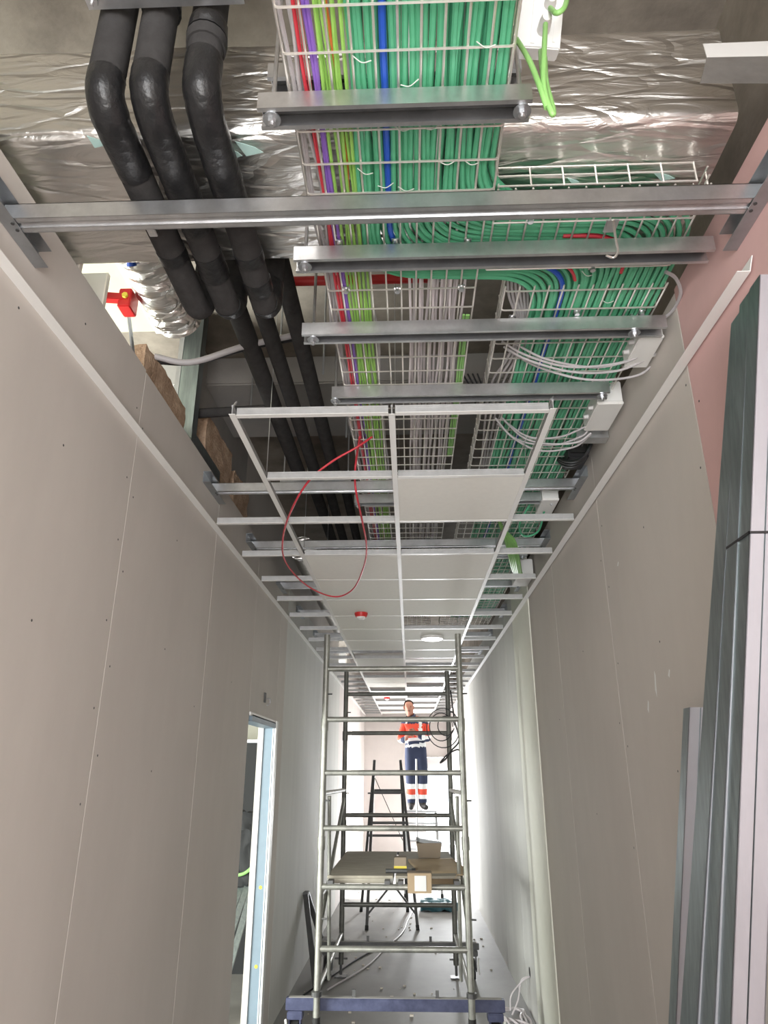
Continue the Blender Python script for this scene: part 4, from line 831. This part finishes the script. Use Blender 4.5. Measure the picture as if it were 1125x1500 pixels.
    # collar and jacket hem bands
    MB().tube([o+Vector((-0.02, -0.005, 1.44)), o+Vector((-0.045, -0.03, 1.505))], [0.098, 0.078], 16, cap=False).part('collar', 'navy', t, True)
worker()

# ------------------------------------------------------------------ odds and ends on the floor and walls
t = thing('wall_hook', 'small dark cable hook on the left wall above the doorway', 'hook', (XL, 5.2, 0.48))
c = atx(388, 1022, XL+0.004); B((XL, c.y-0.02, c.z-0.035), (XL+0.01, c.y+0.02, c.z+0.035)).part('hook_plate', 'screw', t); MB().tube(spline([c+Vector((0.005, 0.02, -0.01)), c+Vector((0.02, 0.08, -0.0)), c+Vector((0.02, 0.10, -0.03)), c+Vector((0.01, 0.05, -0.05))]), 0.006, 6).part('hook_loop', 'greyc', t, True)
t = thing('socket_hole', 'dark oval cable outlet low on the right wall', 'outlet', (XR-0.02, 6.48, -1.55)); c = atx(776, 1424, XR-0.001)
MB().disc((XR-0.001, c.y, c.z), (-1, 0, 0), 0.035, 0.002, 16).part('hole', 'screw', t)
for k in range(2):
    cable('white_cable', spline([c+Vector((-0.003, 0, -0.03)), c+Vector((-0.07, -0.02+.03*k, -0.06)), c+Vector((-0.15+0.04*k, 0.05-0.1*k, -0.17)), c+Vector((-0.17, -0.1*k, -0.26))]), 0.006, 'whitec', ['upper pale cable drooping from the outlet on the right wall', 'lower pale cable drooping from the outlet on the right wall'][k], 'cables from the right outlet', 7)
pts = []
for i in range(44): a = i*0.45; r = 0.10+0.03*math.sin(i*1.3); pts.append((0.74+r*math.cos(a)+0.0014*i, 6.42+r*1.8*math.sin(a), GZ+0.012+0.006*(i % 5)))
cable('coiled_cable', spline(pts, 3), 0.009, 'whitec', 'tangled coil of pale cable on the floor by the right wall', None, 6)
cable('extension_lead', spline([(-0.75, 7.1, GZ+0.008), (-0.45, 7.9, GZ+0.008), (-0.3, 8.6, GZ+0.008), (-0.12, 9.4, GZ+0.008), (-0.05, 10.2, GZ+0.008), (0.1, 11.2, GZ+0.008), (0.5, 11.6, GZ+.008)]), 0.008, 'whitec', 'pale cord snaking along the floor under the scaffold', None, 7)
cable('extension_lead', spline([(-0.95, 6.9, GZ+0.008), (-0.8, 7.4, GZ+0.008), (-0.55, 8.2, GZ+0.008), (-0.42, 8.5, GZ+.008)]), 0.007, 'blackc', 'black cord lying beside the rear left castor', None, 7)
t = thing('teal_bag', 'crumpled dark teal bag on the floor behind the scaffold', 'bag', (0.35, 10.9, GZ))
lumpy(0.12, 0.62, 10.75, 11.1, GZ+0.01, GZ+0.11, 0.035, 0).part('bag_body', 'teal', t, True)
t = thing('floor_debris', 'scattered plaster crumbs on the corridor floor', 'debris', (0, 8, GZ), kind='stuff'); mb = MB()
for i in range(90):
    x, y = random.uniform(-0.95, 0.85), random.uniform(6.0, 13); s = random.uniform(0.005, 0.02); mb.box((x, y, GZ), (x+s*1.5, y+s, GZ+s*0.6))
mb.part('crumbs', 'board_edge', t)
t = thing('folded_trestle', 'dark folded steel frame leaning on the left wall by the scaffold', 'trestle', (-0.95, 7.6, GZ))
for a, b in (((-0.86, 7.15, GZ+0.02), (XL+0.025, 7.62, -1.13)), ((-0.83, 7.95, GZ+0.02), (XL+0.025, 7.70, -1.13)), ((XL+0.025, 7.60, -1.13), (XL+0.025, 7.72, -1.13)), ((-0.86, 7.25, GZ+0.25), (-0.86, 7.85, GZ+0.25))):
    MB().bar(a, b, 0.035, 0.05, (0, 0, 1) if abs(a[2]-b[2]) < 0.1 else (0, 1, 0)).part('frame_bar', 'trestle', t, bevel=0.004)
# room beyond the left door
t = thing('dark_partition', 'tall dark sheet standing in the room beyond the left doorway', 'partition', (-2.4, 7.3, GZ))
B((-3.2, 7.6, GZ), (-1.25, 7.64, 0.28)).part('sheet', 'black_void', t); B((-3.2, 7.58, 0.28), (-1.25, 7.66, 0.31)).part('top_rail', 'galv_dark', t)
for i in range(4):
    MB().bar((-1.50-0.10*i, 6.1, GZ), (-1.32-0.03*i, 7.1+.05*i, -0.45), 0.05, 0.02, (1, 0, 0)).thing('leaning_profile', 'stud', ['foremost', 'second', 'third', 'rearmost'][i] + ' thin steel profile leaning inside the room beyond the doorway', 'steel profile', 'profiles beyond the doorway')
t = thing('dark_jacket', 'dark jacket with a lime band hung beyond the left doorway', 'jacket', (-1.5, 6.8, -0.8))
lumpy(-1.56, -1.30, 6.75, 6.85, -0.95, -0.35, 0.04, 0).part('jacket_cloth', 'black_void', t, True); MB().tube(spline([(-1.58, 6.72, -0.86), (-1.45, 6.70, -0.83), (-1.33, 6.70, -0.72)]), 0.014, 8).part('lime_band', 'lime2', t, True)
MB().tube([(-1.43, 6.9, GZ), (-1.43, 6.9, -0.3)], 0.015, 8).part('coat_stand', 'black_void', t, True)
t = thing('floor_tool', 'small dark tool on the floor just inside the left doorway', 'tool', (-1.35, 5.3, GZ)); MB().tube([(-1.36, 5.35, GZ), (-1.36, 5.35, GZ+0.12), (-1.33, 5.37, GZ+0.2)], [0.05, 0.04, 0.02], 10).part('tool_body', 'rubber', t, True); MB().tube(spline([(-1.36, 5.35, GZ+0.18), (-1.40, 5.33, GZ+0.25), (-1.33, 5.34, GZ+0.27)]), 0.01, 8).part('tool_handle', 'rubber', t, True)
